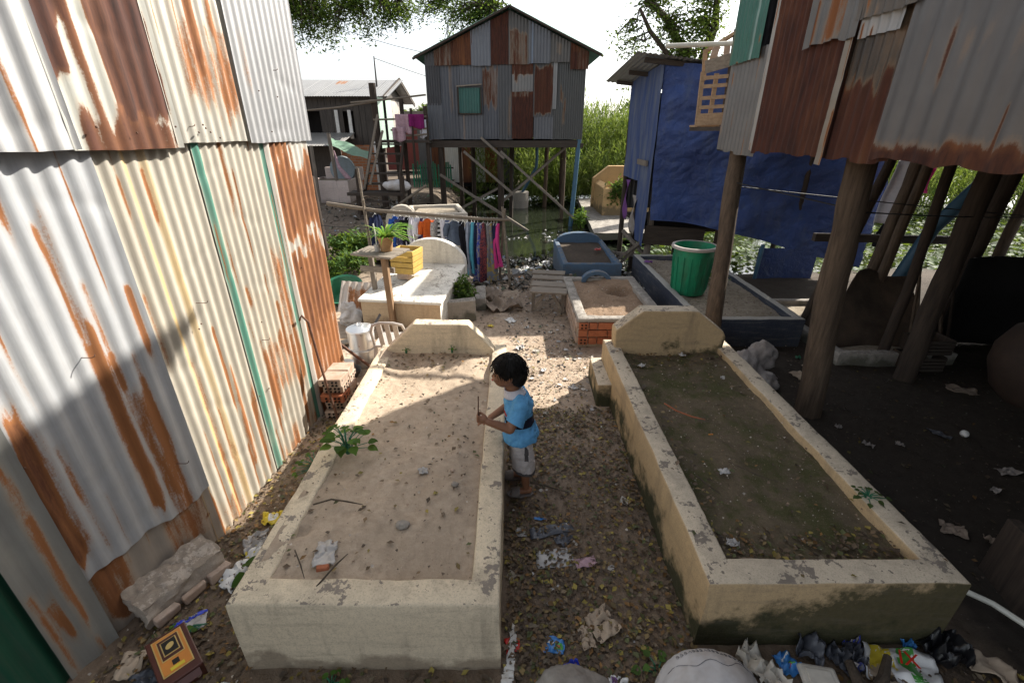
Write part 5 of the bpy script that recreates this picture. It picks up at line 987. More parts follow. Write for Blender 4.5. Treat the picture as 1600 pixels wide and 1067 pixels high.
for k in range(3):
    b = MB(); b.box(rr @ V3(.13, -.16+.17*k, .055)*.74+V3(-1.655, 1.55, 0), (.04, .11, .05), rr, .01); b.build('brick', 'brick_pale', RB, bevel=.008)
for k, (x, y, r_, lb) in enumerate([(.24, 1.07, .14, 'large flat grey stone at the bottom centre edge'), (-1.30, 3.98, .05, 'small stone beside the steamer pot')]):
    o = blob('stone', [('e', (x, y, .02), (r_*1.25, r_*.8, r_*.55)), ('e', (x-.3*r_, y+.1*r_, .03), (r_*.8, r_*.7, r_*.5))], 'stone', None, .012, 2, noise_=.02, nscale=14); tag(o, lb, 'stone')
for k, (x, y, r_, lb) in enumerate([(-.52, 1.60, .028, 'rounded pale stone on the soil of the left grave'), (-.30, 1.86, .018, 'small grey stone near the right rim of the left grave'), (-.33, 1.98, .012, 'pinkish pebble behind the small grey stone on left grave'), (-.16, 2.0, .012, 'pebble on the right rim of the left grave')]):
    x_ = x; o = blob('pebble', [('e', (x, y, float(s1(x, y))+.008), (r_*1.2, r_*.9, r_*.6))], 'stone' if k != 2 else 'brick_pale', None, .004, 2, noise_=.006, nscale=40); tag(o, lb, 'stone')
# ---------------------------------------------------------------- litter one can pick out
from mathutils.bvhtree import BVHTree
def ground_at(x, y):
    if -1.09 < x < -.16 and 1.3 < y < 3.45: return float(s1(x, y))
    if .93 < x < 1.80 and 1.4 < y < 3.6: return .345
    return zat(x, y)
def crumple(name, label, cat, m, x, y, w_, l_, rz_=0, h_=.04, z=None, seed=0, parts=(), freq=1., n_=16):
    z = ground_at(x, y) if z is None else z; rt = Matrix.Rotation(R(rz_), 3, 'Z'); g = thing(name, label, cat, (x, y, z)) if parts else None
    def fn(du=0, lift=0.):
        def f(u, v):
            p = V3((u-.5)*w_, (v-.5)*l_, 0); q = V3(p.x*freq/w_*.9+seed*3.1, p.y*freq/w_*.9, seed)
            d = mnoise.noise_vector(q*3.2); e = mnoise.noise_vector(q*8)
            p += V3(d.x*w_*.14, d.y*l_*.14, abs(d.z)*h_*1.1+abs(e.z)*h_*.35+.006+lift); return rt @ p+V3(x, y, z)
        return f
    b = MB(); b.grid(fn(), n_, n_); o = b.build('wrapper' if g else name, m, g, True, angle=50, solid=.0015)
    for (nm, mm, u0, u1, v0, v1) in parts:
        f = fn(0, .0025); b = MB(); b.grid(lambda u, v: f(u0+(u1-u0)*u, v0+(v1-v0)*v), 9, 9); b.build(nm, mm, g, True, angle=50)
    if not g: tag(o, label, cat); return o
    return g
# spirits carton
WB = thing('spirits_carton', 'brown and orange spirits carton lying on its side at lower left', 'carton', (-1.42, 1.20, 0)); rw = Matrix.Rotation(R(-42), 3, 'Z'); cw = V3(-1.44, 1.20, .0)
b = MB(); b.box(cw+V3(0, 0, .045), (.26, .15, .08), rw); b.build('box', 'pk_brown', WB, bevel=.004)
for (nm, m, cx, cy, sx, sy, lz) in [('gold_frame', 'pk_gold', -.012, 0, .205, .110, .0865), ('front_panel', 'pk_orange', -.012, 0, .196, .101, .0885), ('inner_frame', 'pk_gold', -.04, 0, .115, .082, .0905), ('brown_panel', 'pk_brown', -.04, 0, .107, .074, .0925), ('gold_label', 'pk_gold', -.04, 0, .078, .058, .0945), ('dark_label', 'pk_dark', -.04, 0, .07, .05, .0965), ('neck_label', 'pk_dark', .045, 0, .026, .024, .0905), ('name_strip', 'pk_yellow', .072, 0, .016, .05, .0905)]:
    b = MB(); b.box(cw+rw @ V3(cx, cy, lz), (sx, sy, .002), rw); b.build(nm, m, WB)
b = MB(); b.lathe(cw+rw @ V3(-.04, 0, .0975), [(.016, 0), (.016, .002)], 20, sx=.8, sy=1.1); b.build('oval_emblem', 'pk_gold', WB)
for k in range(8):
    b = MB(); b.box(cw+rw @ V3(-.10+.024*k, -.0632, .045), (.012, .002, .035), rw); b.build('printed_letter', 'card', WB)
b = MB(); b.box(cw+rw @ V3(.135, .0, .07), (.05, .115, .003), rw @ Matrix.Rotation(R(25), 3, 'Y')); b.build('open_flap', 'pk_brown', WB)
b = MB(); b.lathe(cw+rw @ V3(.1205, 0, .04), [(.024, 0), (.024, .002)], 16, rot=rw @ Matrix.Rotation(R(90), 3, 'Y')); b.build('end_hole', 'iron_dark', WB)
crumple('plastic_bottle_tray', 'crushed white plastic tray between tin wall and left grave', 'tray', 'plastic_white', -1.40, 1.68, .12, .26, -22, .05, seed=2, n_=22)
crumple('plastic_bag', 'clear plastic bag crumpled by the left grave wall', 'bag', 'bag_clear', -1.27, 1.84, .14, .2, -20, .07, seed=3)
crumple('plastic_bag', 'dull clear bag lying near the foot of the tin wall', 'bag', 'bag_clear', -1.43, 1.84, .12, .12, 30, .06, seed=4)
crumple('snack_wrapper', 'gold and white snack wrapper at the foot of the tin wall', 'wrapper', 'pk_yellow', -1.42, 2.02, .11, .09, 20, .05, seed=5, parts=[('print', 'pk_white', .3, .7, .25, .7)])
crumple('sachet', 'clear sachet with blue and green stripes at lower left', 'sachet', 'bag_clear', -1.50, 1.37, .10, .14, -60, .02, seed=6, parts=[('stripe', 'pk_royal', .05, .25, 0, 1), ('stripe', 'plastic_green', .75, .95, 0, 1)])
crumple('sachet', 'yellow twisted wrapper beside the rubble block', 'wrapper', 'pk_yellow', -1.42, 1.78, .05, .08, -30, .03, seed=7)
crumple('paper_scrap', 'dirty yellow paper scrap at the lower left edge', 'paper', 'card', -1.64, 1.19, .10, .12, 10, .02, seed=8); crumple('plastic_bag', 'dark grey bag scrap left of the spirits carton', 'bag', 'bag_slate', -1.53, 1.13, .10, .10, 40, .04, seed=9)
crumple('foil_scrap', 'silver and red foil at the corner of the left grave', 'wrapper', 'pk_white', -1.22, 1.08, .10, .07, 20, .05, seed=10, parts=[('print', 'pk_red', .1, .5, .2, .6)])
crumple('red_packet', 'small red packet lying on the white lime streak', 'packet', 'pk_red', .0, 1.29, .065, .075, 12, .012, seed=11, parts=[('print', 'pk_yellow', .2, .8, .55, .62), ('mark', 'pk_white', .6, .8, .3, .5)])
crumple('blue_sachet', 'light blue picture sachet on the leaves between the graves', 'sachet', 'pk_blue', .19, 1.28, .095, .075, -8, .012, seed=12, parts=[('picture', 'pk_green', .55, .9, .3, .7), ('fruit', 'pk_red', .6, .72, .35, .5), ('title', 'pk_white', .12, .5, .6, .7)])
crumple('royal_blue_wrapper', 'tiny crumpled royal blue wrapper near the big flat stone', 'wrapper', 'pk_royal', .26, 1.19, .06, .05, 30, .04, seed=13)
crumple('white_wrapper', 'white torn wrapper between the flat stone and the sack', 'wrapper', 'pk_white', .44, 1.13, .08, .045, -15, .03, seed=14, parts=[('print', 'pk_purple', .2, .5, .3, .7)])
crumple('clear_bag', 'flattened clear bag half buried between the graves', 'bag', 'bag_clear', .24, 1.75, .20, .12, 8, .012, seed=15); crumple('slate_bag', 'torn dark slate plastic strip between the graves', 'bag', 'bag_slate', .22, 1.93, .26, .07, 14, .035, seed=16); crumple('slate_bag', 'small dark slate plastic piece next to the torn strip', 'bag', 'bag_slate', .29, 1.87, .09, .08, 50, .025, seed=17)
crumple('paper_scrap', 'crumpled brown paper near the right grave', 'paper', 'card', .42, 1.37, .13, .13, 30, .05, seed=18); crumple('paper_scrap', 'pale brown paper shred left of the crumpled one', 'paper', 'card', .34, 1.31, .06, .1, 10, .03, seed=19); crumple('cloth_scrap', 'pinkish cloth scrap beside the flattened bag', 'cloth', 'c_rose', .39, 1.71, .12, .06, 15, .03, seed=20)
crumple('paper_scrap', 'grey paper square on leaves near the child\'s sandals', 'paper', 'bag_clear', .05, 1.92, .06, .07, 5, .01, seed=21); crumple('blue_scrap', 'light blue plastic strip between the graves', 'plastic', 'pk_blue', .17, 2.02, .08, .02, -5, .015, seed=22)
# printed sack
SK = thing('printed_sack', 'full white woven sack with printed writing at the bottom edge', 'sack', (.80, 1.06, 0))
so = blob('bag', [('e', (.785, 1.06, .05), (.21, .15, .175)), ('e', (.765, 1.0, .04), (.24, .14, .14)), ('e', (.845, 1.08, .05), (.13, .12, .16))], 'sack', SK, .012, 5, noise_=.010, nscale=9)
bv = BVHTree.FromPolygons([v.co+SK.location for v in so.data.vertices], [tuple(p.vertices) for p in so.data.polygons])
def drop(x, y):
    h = bv.ray_cast(V3(x, y, 2), V3(0, 0, -1)); return (h[0]+V3(0, 0, .0015)) if h[0] is not None else None
for k in range(17):
    x0 = .665+.016*k; y0 = 1.125+.025*math.sin((x0-.66)/.27*math.pi)-.02*k/16; b = MB(); ok = False
    for pts in [[(0, 0), (.002, .016), (.007, .018), (.009, .004)], [(.004, .0), (.005, .009), (.010, .010)]] if k % 4 != 3 else [[(0, .004), (.006, .014), (.010, .002)]]:
        P = [drop(x0+a, y0+c) for a, c in pts]
        if all(p is not None for p in P): b.tube(P, .0011, 4); ok = True
    if ok: b.build('printed_letter', 'bag_slate', SK)
b = MB(); P = [drop(.62+.02*k, 1.09-.0*k+.012*math.sin(k)) for k in range(18)]; P = [p for p in P if p is not None]; b.tube(P, .0010, 4); b.build('seam', 'bag_slate', SK)
crumple('foam_tray', 'broken cream foam box standing right of the sack', 'foam box', 'foam', 1.06, 1.17, .10, .20, 35, .10, seed=23); 
FT = thing('foam_box', 'cream foam food box lid lying in the litter', 'foam box', (1.28, 1.12, 0)); b = MB(); b.box((1.28, 1.12, .03), (.15, .13, .025), Matrix.Rotation(R(-10), 3, 'Z')); b.build('lid', 'foam', FT, bevel=.012); b = MB(); b.box((1.28, 1.12, .044), (.10, .085, .008), Matrix.Rotation(R(-10), 3, 'Z')); b.build('raised_panel', 'foam', FT, bevel=.006)
crumple('blue_sachet', 'blue fruit sachet standing in litter right of the foam tray', 'sachet', 'pk_blue', 1.19, 1.20, .09, .09, 10, .05, seed=24, parts=[('fruit', 'pk_red', .4, .6, .3, .5), ('fruit', 'pk_green', .6, .8, .3, .5), ('title', 'pk_white', .2, .7, .7, .8)])
crumple('dark_rag', 'dark grey rag crumpled against the right grave wall', 'rag', 'bag_slate', 1.31, 1.26, .13, .10, 60, .12, seed=25); crumple('navy_packet', 'clear packet with navy edges in the litter pile', 'packet', 'bag_slate', 1.43, 1.21, .08, .13, 25, .08, seed=26, parts=[('edge', 'pk_navy', 0, 1, 0, .2), ('label', 'bag_white', .3, .7, .1, .18)]); crumple('navy_packet', 'second clear packet with blue top beside the detergent bag', 'packet', 'bag_slate', 1.50, 1.24, .07, .12, -20, .09, seed=27, parts=[('edge', 'pk_royal', 0, 1, .8, 1), ('label', 'bag_white', .3, .7, .82, .92)])
DT = crumple('detergent_bag', 'torn white, yellow and green detergent bag with red letters', 'bag', 'pk_white', 1.66, 1.19, .26, .17, -12, .06, seed=28, n_=22, parts=[('yellow_panel', 'pk_yellow', .12, .5, .35, .98), ('white_oval', 'pk_white', .32, .62, .3, .72), ('green_panel', 'pk_green', .62, .80, .15, 1.), ('torn_back', 'card', .02, .38, .02, .45)])
tc_ = bpy.data.curves.new('red_letters', 'FONT'); tc_.body = 'IX'; tc_.size = .085; tc_.extrude = .001; tc_.shear = .2; to = bpy.data.objects.new('tmp', tc_); col.objects.link(to); dg = bpy.context.evaluated_depsgraph_get(); tm = bpy.data.meshes.new_from_object(to.evaluated_get(dg)); bpy.data.objects.remove(to)
to = bpy.data.objects.new('red_letters', tm); col.objects.link(to); tm.materials.append(M['pk_red']); to.parent = DT; to.location = (-.035, -.02, .075); to.rotation_euler = (R(6), R(4), R(-16))
crumple('black_bag', 'black plastic bag heaped against the right grave corner', 'bag', 'bag_black', 1.90, 1.25, .17, .14, 10, .16, seed=29, n_=20); crumple('blue_scrap', 'blue plastic corner sticking up behind the detergent bag', 'plastic', 'pk_blue', 1.77, 1.29, .05, .06, 20, .06, seed=30); crumple('paper_scrap', 'brown leaf-like paper right of the black bag', 'paper', 'card', 2.05, 1.19, .16, .10, -30, .05, seed=31); crumple('tube_packet', 'green and pink tube packet at the lower right', 'packet', 'pk_white', 2.22, 1.16, .13, .03, 12, .02, seed=32, parts=[('stripe', 'pk_green', .0, 1, 0, .3), ('stripe', 'pk_red', .4, .9, .4, .6)]); crumple('plastic_bag', 'dusty clear bag at the lower right corner', 'bag', 'bag_slate', 2.36, 1.12, .14, .14, 0, .08, seed=33)
for k, (x, y, a, L, r_) in enumerate([(1.52, 1.13, 40, .2, .022), (1.40, 1.10, 75, .16, .026)]):
    b = MB(); d = V3(math.cos(R(a)), math.sin(R(a)), .25)*L/2; c = V3(x, y, .05); b.tube([c-d, c+V3(.01, -.01, .012), c+d], [r_*.8, r_, r_*.7], 8, wob=.08); o = b.build('branch_piece', 'bark', None, True); tag(o, ['curved dead branch across the detergent bag', 'short dead branch standing beside the foam lid'][k], 'branch')
# pink-white bundle behind the right grave, whitish sack
o = blob('cloth_bundle', [('e', (2.22, 3.80, .10), (.16, .13, .13)), ('e', (2.36, 3.85, .17), (.13, .12, .14)), ('e', (2.28, 3.6, .05), (.14, .12, .07))], 'sack_grey', None, .016, 2, noise_=.045, nscale=9); tag(o, 'dirty whitish sack bundle between right grave and thick post', 'sack')
for k, (x, y, m, w_, l_, nm, lb) in enumerate([(2.75, 3.75, 'card', .25, .2, 'cardboard_scrap', 'flattened brown cardboard beside the thick post'), (2.95, 3.95, 'card', .22, .16, 'cardboard_scrap', 'pale cardboard sheet by the low cement grave'), (2.9, 4.12, 'plastic_green', .07, .06, 'green_scrap', 'green plastic scrap near the low cement grave'), (2.55, 2.95, 'bag_white', .05, .05, 'paper_scrap', 'white scrap right of the thick post foot'), (2.62, 2.72, 'bag_white', .10, .05, 'paper_scrap', 'pair of white scraps on the dark earth'), (2.85, 2.72, 'bag_white', .06, .05, 'paper_scrap', 'small white scrap farther right on dark earth'), (3.35, 2.42, 'bag_white', .16, .08, 'plastic_bag', 'crumpled pale bag on the dark ground at right'), (3.1, 2.25, 'bag_white', .07, .05, 'paper_scrap', 'white scrap below the pale bag at right'), (2.55, 1.93, 'bag_clear', .12, .14, 'cloth_scrap', 'greyish twisted cloth on the dark ground'), (2.7, 1.86, 'bag_clear', .07, .06, 'cloth_scrap', 'small greyish lump beside the twisted cloth'), (3.25, 2.85, 'bag_slate', .18, .08, 'plastic_bottle', 'dull flattened bottle on the dark ground'), (4.0, 3.5, 'bag_clear', .25, .15, 'plastic_bag', 'dusty bag at the foot of the clay jar'), (3.7, 4.6, 'card', .22, .15, 'paper_sheet', 'pale papers lying in the low cement grave'), (3.45, 4.5, 'bag_white', .14, .12, 'paper_sheet', 'white paper at the edge of the low cement grave')]):
    crumple(nm, lb, 'litter', {'bag_white': 'sack_grey', 'bag_clear': 'burlap'}.get(m, m), x, y, w_*.8, l_*.8, 30*k, .03, seed=40+k, z=.1 if k > 11 else None)
bb = blob('white_ball', [('e', (3.42, 2.83, .025), (.028, .028, .028))], 'plastic_white', None, .006, 1); tag(bb, 'small whitish ball on the dark ground at right', 'ball')
# things on the left grave
for k, (lb, pts, r_) in enumerate([('dark curved twig on the left grave soil', [(-.98, 1.70, .43), (-.9, 1.73, .435), (-.82, 1.72, .43), (-.74, 1.71, .42)], .006), ('short dark stick near the front of the left grave', [(-.80, 1.27, .41), (-.75, 1.36, .425), (-.72, 1.42, .42)], .006), ('thin stick lying on the left grave front corner', [(-.96, 1.44, .42), (-.90, 1.36, .425), (-.86, 1.30, .42)], .004), ('forked twig behind the child on the ground', [(.12, 2.30, .03), (.22, 2.26, .035), (.36, 2.22, .02)], .007), ('red and dark strap lying on the right grave soil', [(1.07, 2.72, .365), (1.12, 2.62, .37), (1.20, 2.55, .37), (1.28, 2.52, .365)], .008), ('dark twig in the right grave near its left rim', [(1.02, 1.98, .37), (1.05, 1.9, .375), (1.10, 1.84, .365)], .006), ('long thin twig on the right grave soil', [(1.25, 2.1, .365), (1.36, 1.98, .37), (1.45, 1.93, .365)], .003)]):
    r_ *= .65; b = MB(); b.tube(pts, [r_]+[r_*1.1]*(len(pts)-2)+[r_*.5], 6); o = b.build('twig' if k != 4 else 'strap', 'bark' if k != 4 else 'brick_red', None, True); tag(o, lb, 'twig' if k != 4 else 'strap')
crumple('clear_scrap', 'scrap of clear plastic in the front of the left grave', 'plastic', 'bag_clear', -.83, 1.44, .09, .13, 10, .02, seed=60); crumple('clear_scrap', 'bluish plastic scrap in the middle of the left grave', 'plastic', 'bag_clear', -.49, 1.98, .05, .05, 10, .015, seed=61); crumple('white_star_scrap', 'star-shaped white scrap on the right grave', 'plastic', 'bag_white', 1.20, 2.03, .06, .04, 10, .02, seed=62); crumple('white_scrap', 'white scrap at the head of the right grave', 'plastic', 'bag_white', 1.46, 3.50, .05, .04, 10, .03, seed=63); crumple('white_scrap', 'white scrap near the right grave headstone left side', 'plastic', 'bag_white', 1.06, 3.3, .05, .04, 40, .03, seed=64); crumple('white_scrap', 'white scrap near the right rim of the right grave', 'plastic', 'bag_white', 1.64, 3.1, .04, .03, 70, .03, seed=65); crumple('white_scrap', 'bright shred at the front left of the right grave soil', 'plastic', 'bag_white', 1.03, 1.53, .04, .06, 70, .03, seed=66)
b = MB(); b.box((-.80, 1.345, .425), (.05, .022, .02), Matrix.Rotation(R(10), 3, 'Z'), .002); tag(b.build('brick_chip', 'brick_red', None, bevel=.004), 'red brick chip in the front of the left grave', 'brick')
b = MB(); b.tube([(1.235, 2.35, .372), (1.262, 2.352, .372)], .004, 8); tag(b.build('cigarette_end', 'pk_orange', None), 'orange cigarette end on the right grave soil', 'cigarette end')
# lime streak
b = MB()
for k in range(26):
    f = k/25; y = 1.0+.36*f; wd = (.018+.012*math.sin(f*3))*(1-.6*f)*random.uniform(.7, 1.2); x = -.035+.045*f; b.box((x, y, zat(x, y)+.012), (wd*2, .022, .012), Matrix.Rotation(R(random.uniform(-30, 30)), 3, 'Z'), .006)
tag(b.build('lime_streak', 'lime', None), 'streak of white lime powder along the left grave', kind='stuff')
# litter on the shore, individually
sh_items = [('plastic_bag', 'white bag among the shore rubbish below the washing', 'bag_white', .12, 7.5, .2), ('plastic_bag', 'yellow bag on the rubbish slope', 'pk_yellow', .45, 7.55, .18), ('plastic_bag', 'big white bag at the water edge', 'bag_white', .30, 8.3, .26), ('orange_scrap', 'orange scrap below the pink garment', 'pk_orange', .15, 7.05, .10), ('plastic_bag', 'white bag by the blue grave headstone', 'bag_white', .6, 8.6, .22), ('plastic_bag', 'pale bag left of the blue grave', 'bag_clear', .55, 7.2, .2), ('green_scrap', 'green plastic scrap on the shore', 'plastic_green', -.1, 7.7, .12), ('cloth_scrap', 'red shoe lying on the blue grave', 'enamel_red', 1.5, 7.9, .14), ('paper_scrap', 'white and yellow paper on the path beside the bench', 'pk_white', -.02, 5.15, .14), ('paper_scrap', 'yellow scrap right of the stone block', 'pk_yellow', -.25, 4.95, .07), ('paper_scrap', 'white scrap alone on the shaded path', 'pk_white', .17, 4.9, .06), ('paper_scrap', 'pale sheet on the sunny path near the headstone', 'bag_white', .08, 4.35, .10), ('paper_scrap', 'whitish paper on the sunny path behind the child', 'bag_white', .30, 3.85, .07), ('paper_scrap', 'crumpled pale paper near the right grave back corner', 'bag_white', .55, 3.55, .08), ('plastic_bag', 'purple and white bag hung on the tarpaulin hut stilt', 'pk_purple', 2.02, 6.6, .12), ('burlap_heap', 'greyish sacking heap left of the bench', 'burlap', -.12, 5.6, .45), ('burlap_heap', 'second sacking heap nearer the stone slab', 'burlap', -.35, 5.95, .4)]
for k, (nm, lb, m, x, y, s_) in enumerate(sh_items):
    crumple(nm, lb, 'litter', m, x, y, s_, s_*.75, 37*k, s_*.35 if y > 5 else .03, seed=80+k, z=.33 if 'purple' in lb else (.2 if 'shoe' in lb else None))
# clothes hung at far right
for k, (lb, m, x, z0, z1, w_) in enumerate([('pale pink shirt hanging under the far side of the raised house', 'c_white', 5.15, .95, 1.75, .34), ('magenta garment hanging next to the pale pink shirt', 'c_pink', 5.42, 1.35, 1.7, .16), ('black garment hanging low behind the pale shirt', 'c_black', 5.2, .62, 1.0, .22)]):
    b = MB(); b.grid(lambda u, v: V3(x+w_*(u-.5)*(1.1-.3*v), 6.35+.05*math.sin(u*10+k)+.03*math.sin(v*5), z0+(z1-z0)*v), 18, 12); o = b.build('hanging_garment', m, None, True, solid=.01); tag(o, lb, 'garment')
# ---------------------------------------------------------------- scattered leaves and rubbish nobody could count
def quads(P, D, S, size, asp, cols, name, mat, bend=.15, label=None, kind='stuff', parent=None):
    """leaf shapes: base P, direction D, side S (unit vectors)"""
    P = np.asarray(P); n_ = len(P); size = np.asarray(size)[:, None]; asp = np.asarray(asp, float).reshape(-1, 1); Nn = np.cross(D, S)
    a = P; tip = P+D*size; l = P+D*size*.5+S*size*asp*.5+Nn*size*bend; r_ = P+D*size*.5-S*size*asp*.5+Nn*size*bend
    v = np.stack([a, l, tip, r_], 1).reshape(-1, 3); f = np.arange(n_*4).reshape(-1, 4); f = np.concatenate([f[:, [0, 1, 2]], f[:, [0, 2, 3]]])
    cc = np.repeat(np.concatenate([np.asarray(cols), np.ones((n_, 1))], 1), 4, 0)
    o = npmesh(name, v, f, mat, parent, False, None, cc)
    if label or kind: tag(o, label, kind=kind)
    return o
def rnd(n_): return RNG.random(n_)
def flat_dirs(n_, tilt=.35):
    a = rnd(n_)*2*np.pi; D = np.stack([np.cos(a), np.sin(a), (rnd(n_)-.5)*2*tilt], 1); D /= np.linalg.norm(D, axis=1)[:, None]
    S = np.stack([-np.sin(a), np.cos(a), (rnd(n_)-.5)*2*tilt], 1); S -= D*np.sum(S*D, 1)[:, None]; S /= np.linalg.norm(S, axis=1)[:, None]; return D, S
LC = np.array([(.20, .13, .07), (.15, .10, .06), (.24, .17, .07), (.12, .13, .05), (.28, .15, .05), (.10, .07, .045), (.33, .26, .06), (.19, .15, .10), (.16, .11, .07), (.12, .085, .055), (.22, .16, .10)])
pts = []
def region(n_, x0, x1, y0, y1, zf, pw=1., keep=None):
    x = x0+(x1-x0)*rnd(n_); y = y0+(y1-y0)*rnd(n_)**pw
    if keep is not None: m = keep(x, y); x, y = x[m], y[m]
    pts.append(np.stack([x, y, zf(x, y)+.006+.012*rnd(len(x))], 1))
region(9500, -.03, .84, .6, 3.2, zg, 1.4, lambda x, y: rnd(len(x)) < .2+1.2*fbm(x*4, y*4, 77))
region(420, .0, .80, 2.9, 4.6, zg); region(2900, -1.75, -1.12, .6, 3.2, zg, 1.); region(2600, -1., 2.5, .6, 1.18, zg)
t2 = lambda x, y: .345+0*x
region(150, .95, 1.78, 1.42, 3.58, t2); region(330, .95, 1.78, 1.42, 1.62, t2, 1.6); region(90, .95, 1.12, 1.42, 3.0, t2); region(120, .98, 1.75, 3.3, 3.58, t2); region(60, .83, 1.9, 1.3, 3.7, lambda x, y: .405+0*x, 1, lambda x, y: (x < .93) | (x > 1.8) | (y < 1.4))
region(170, -1.05, -.18, 1.33, 3.42, s1); region(70, -1.0, -.2, 3.2, 3.42, s1); region(500, 1.95, 4.2, 1.3, 4.2, zg); region(300, 2.05, 2.95, 4.5, 7., lambda x, y: .27+0*x); region(500, -1.0, .7, 4.5, 7., zg)
P = np.concatenate(pts); n_ = len(P); D, S = flat_dirs(n_); cols = LC[RNG.integers(0, len(LC), n_)]*(.4+.55*rnd(n_))[:, None]*np.where((P[:, 0] > 1.95) & (P[:, 1] > 1.3) & (P[:, 1] < 4.3), .45, 1.)[:, None]  # leaves dimmed under the right house to fit its painted shade
quads(P, D, S, .020+.022*rnd(n_)**1.5, .45+.3*rnd(n_), cols, 'fallen_leaves', 'litter', .12, 'small fallen leaves, yellow and brown, scattered over ground and graves')
# grit and clods
pts = []; region(1500, -.05, .9, 2.6, 6.3, zg); region(550, -1.08, -.17, 1.32, 3.45, s1); region(900, .95, 1.78, 1.42, 3.58, t2); region(2200, 1.9, 4.6, 1.1, 4.6, zg); region(1500, -1.8, -1.1, 1., 4.6, zg); region(700, .78, 1.5, 4.5, 5.8, lambda x, y: .28+0*x); region(1200, 2.05, 2.95, 4.5, 7., lambda x, y: .26+0*x)
P = np.concatenate(pts); n_ = len(P); D, S = flat_dirs(n_, .6); k = rnd(n_)
dk = np.where((P[:, 0] > 1.93) & (P[:, 1] < 4.3), .28, 1.)[:, None]  # grit dimmed under the right house, shade put into its colour
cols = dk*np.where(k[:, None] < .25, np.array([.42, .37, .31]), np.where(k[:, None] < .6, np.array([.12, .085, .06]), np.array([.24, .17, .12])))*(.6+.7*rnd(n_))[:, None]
quads(P, D, S, .005+.013*rnd(n_)**3, .7+.5*rnd(n_), cols, 'grit', 'litter', .35, 'fine grit, clods and chips on the earth')
# trodden paper and plastic flakes on the path
pts = []; region(260, -.05, .82, 3.0, 6.3, zg, 1., lambda x, y: fbm(x*3, y*3, 91) > .42); region(40, .0, .8, 1.1, 3., zg); region(160, -1.7, -1.15, 3.6, 4.6, zg)
P = np.concatenate(pts); P[:, 2] -= .004; n_ = len(P); D, S = flat_dirs(n_, .12); cols = np.array([(.55, .51, .45), (.42, .38, .33), (.5, .48, .46), (.34, .29, .22)])[RNG.integers(0, 4, n_)]*(.6+.5*rnd(n_))[:, None]
quads(P, D, S, .018+.05*rnd(n_)**2.5, .6+.6*rnd(n_), cols, 'trodden_scraps', 'litter', .08, 'pale scraps of paper and plastic trodden into the path')
# shore rubbish
pts = []
region(4600, -1.3, 2.3, 6.3, 9.4, lambda x, y: np.maximum(zg(x, y), -.295), 1., lambda x, y: rnd(len(x)) < .15+1.1*fbm(x*1.6, y*1.6, 55)); region(1600, -1.5, 4, 9.0, 12, lambda x, y: -.29+0*x, 1.6, lambda x, y: fbm(x*.9, y*.9, 56) > .62); region(900, -5, -1.5, 9.5, 14.5, zg); region(500, -.05, .85, 3.2, 6.2, zg)
P = np.concatenate(pts); n_ = len(P); D, S = flat_dirs(n_, .7); k = rnd(n_); pal = np.array([(.50, .49, .47), (.33, .33, .32), (.62, .61, .60), (.10, .09, .07), (.16, .14, .11), (.07, .07, .06), (.25, .21, .16), (.12, .15, .10), (.15, .2, .28), (.45, .32, .15)])
cols = pal[RNG.choice(len(pal), n_, p=[.10, .10, .03, .24, .18, .17, .09, .05, .02, .02])]*(.45+.5*rnd(n_))[:, None]*np.where(P[:, 1:2] > 7.3, 1.5, 1.)
quads(P, D, S, (.03+.13*rnd(n_)**3)*np.where(P[:, 1] < 6.2, .35, 1.), .5+.6*rnd(n_), cols, 'shore_rubbish', 'litter', .3, 'rubbish of plastic and paper scraps strewn on the bank and water')
# ---------------------------------------------------------------- plants
GR = [(.055, .115, .025), (.075, .15, .03), (.04, .085, .02), (.10, .17, .04)]
def weed(label, x, y, z, nl, ls, ht, spread, name='weed_plant', gc=None):
    g = thing(name, label, 'plant', (x, y, z))
    for k in range(nl):
        a = 2*math.pi*k/nl*1.62+random.uniform(-.4, .4); f = (k+1)/nl; hz = ht*(.25+.75*f)*random.uniform(.8, 1.1); rad = spread*(1.05-.55*f)*random.uniform(.6, 1.1)
        d = V3(math.cos(a), math.sin(a), 0); top = V3(x, y, z)+d*rad+V3(0, 0, hz); b = MB(); b.tube([(x+d.x*.005, y+d.y*.005, z-.01), V3(x, y, z)+d*rad*.4+V3(0, 0, hz*.75), top], [.0035, .0028, .002], 5); st = b.build('stalk', 'plastic_green', g)
        s_ = V3(-d.y, d.x, 0); L = ls*random.uniform(.75, 1.15); dr = random.uniform(-.5, .1); e = (d+V3(0, 0, dr)).normalized(); vs = [top]
        pr_ = [(.12, .30), (.35, .50), (.62, .40), (.85, .18)]; nn = e.cross(s_)
        for (t, w2) in pr_: vs += [top+e*L*t+s_*L*w2+nn*L*.12*w2*2, top+e*L*t-V3(0, 0, L*.12*t*t), top+e*L*t-s_*L*w2+nn*L*.12*w2*2]
        vs.append(top+e*L-V3(0, 0, L*.15)); fs = [(0, 1, 2), (0, 2, 3)]
        for q in range(3): i = 1+3*q; fs += [(i, i+3, i+4, i+1), (i+1, i+4, i+5, i+2)]
        fs += [(10, 13, 11), (11, 13, 12)]; gg = random.uniform(.75, 1.35); c = tuple(q*gg for q in (gc or random.choice(GR))); b = MB(); b.add(vs, fs, c); b.build('leaf', 'leafy', g, True)
    return g
weed('broad-leaved green weed growing on the left grave', -.94, 2.10, .43, 26, .062, .16, .11)
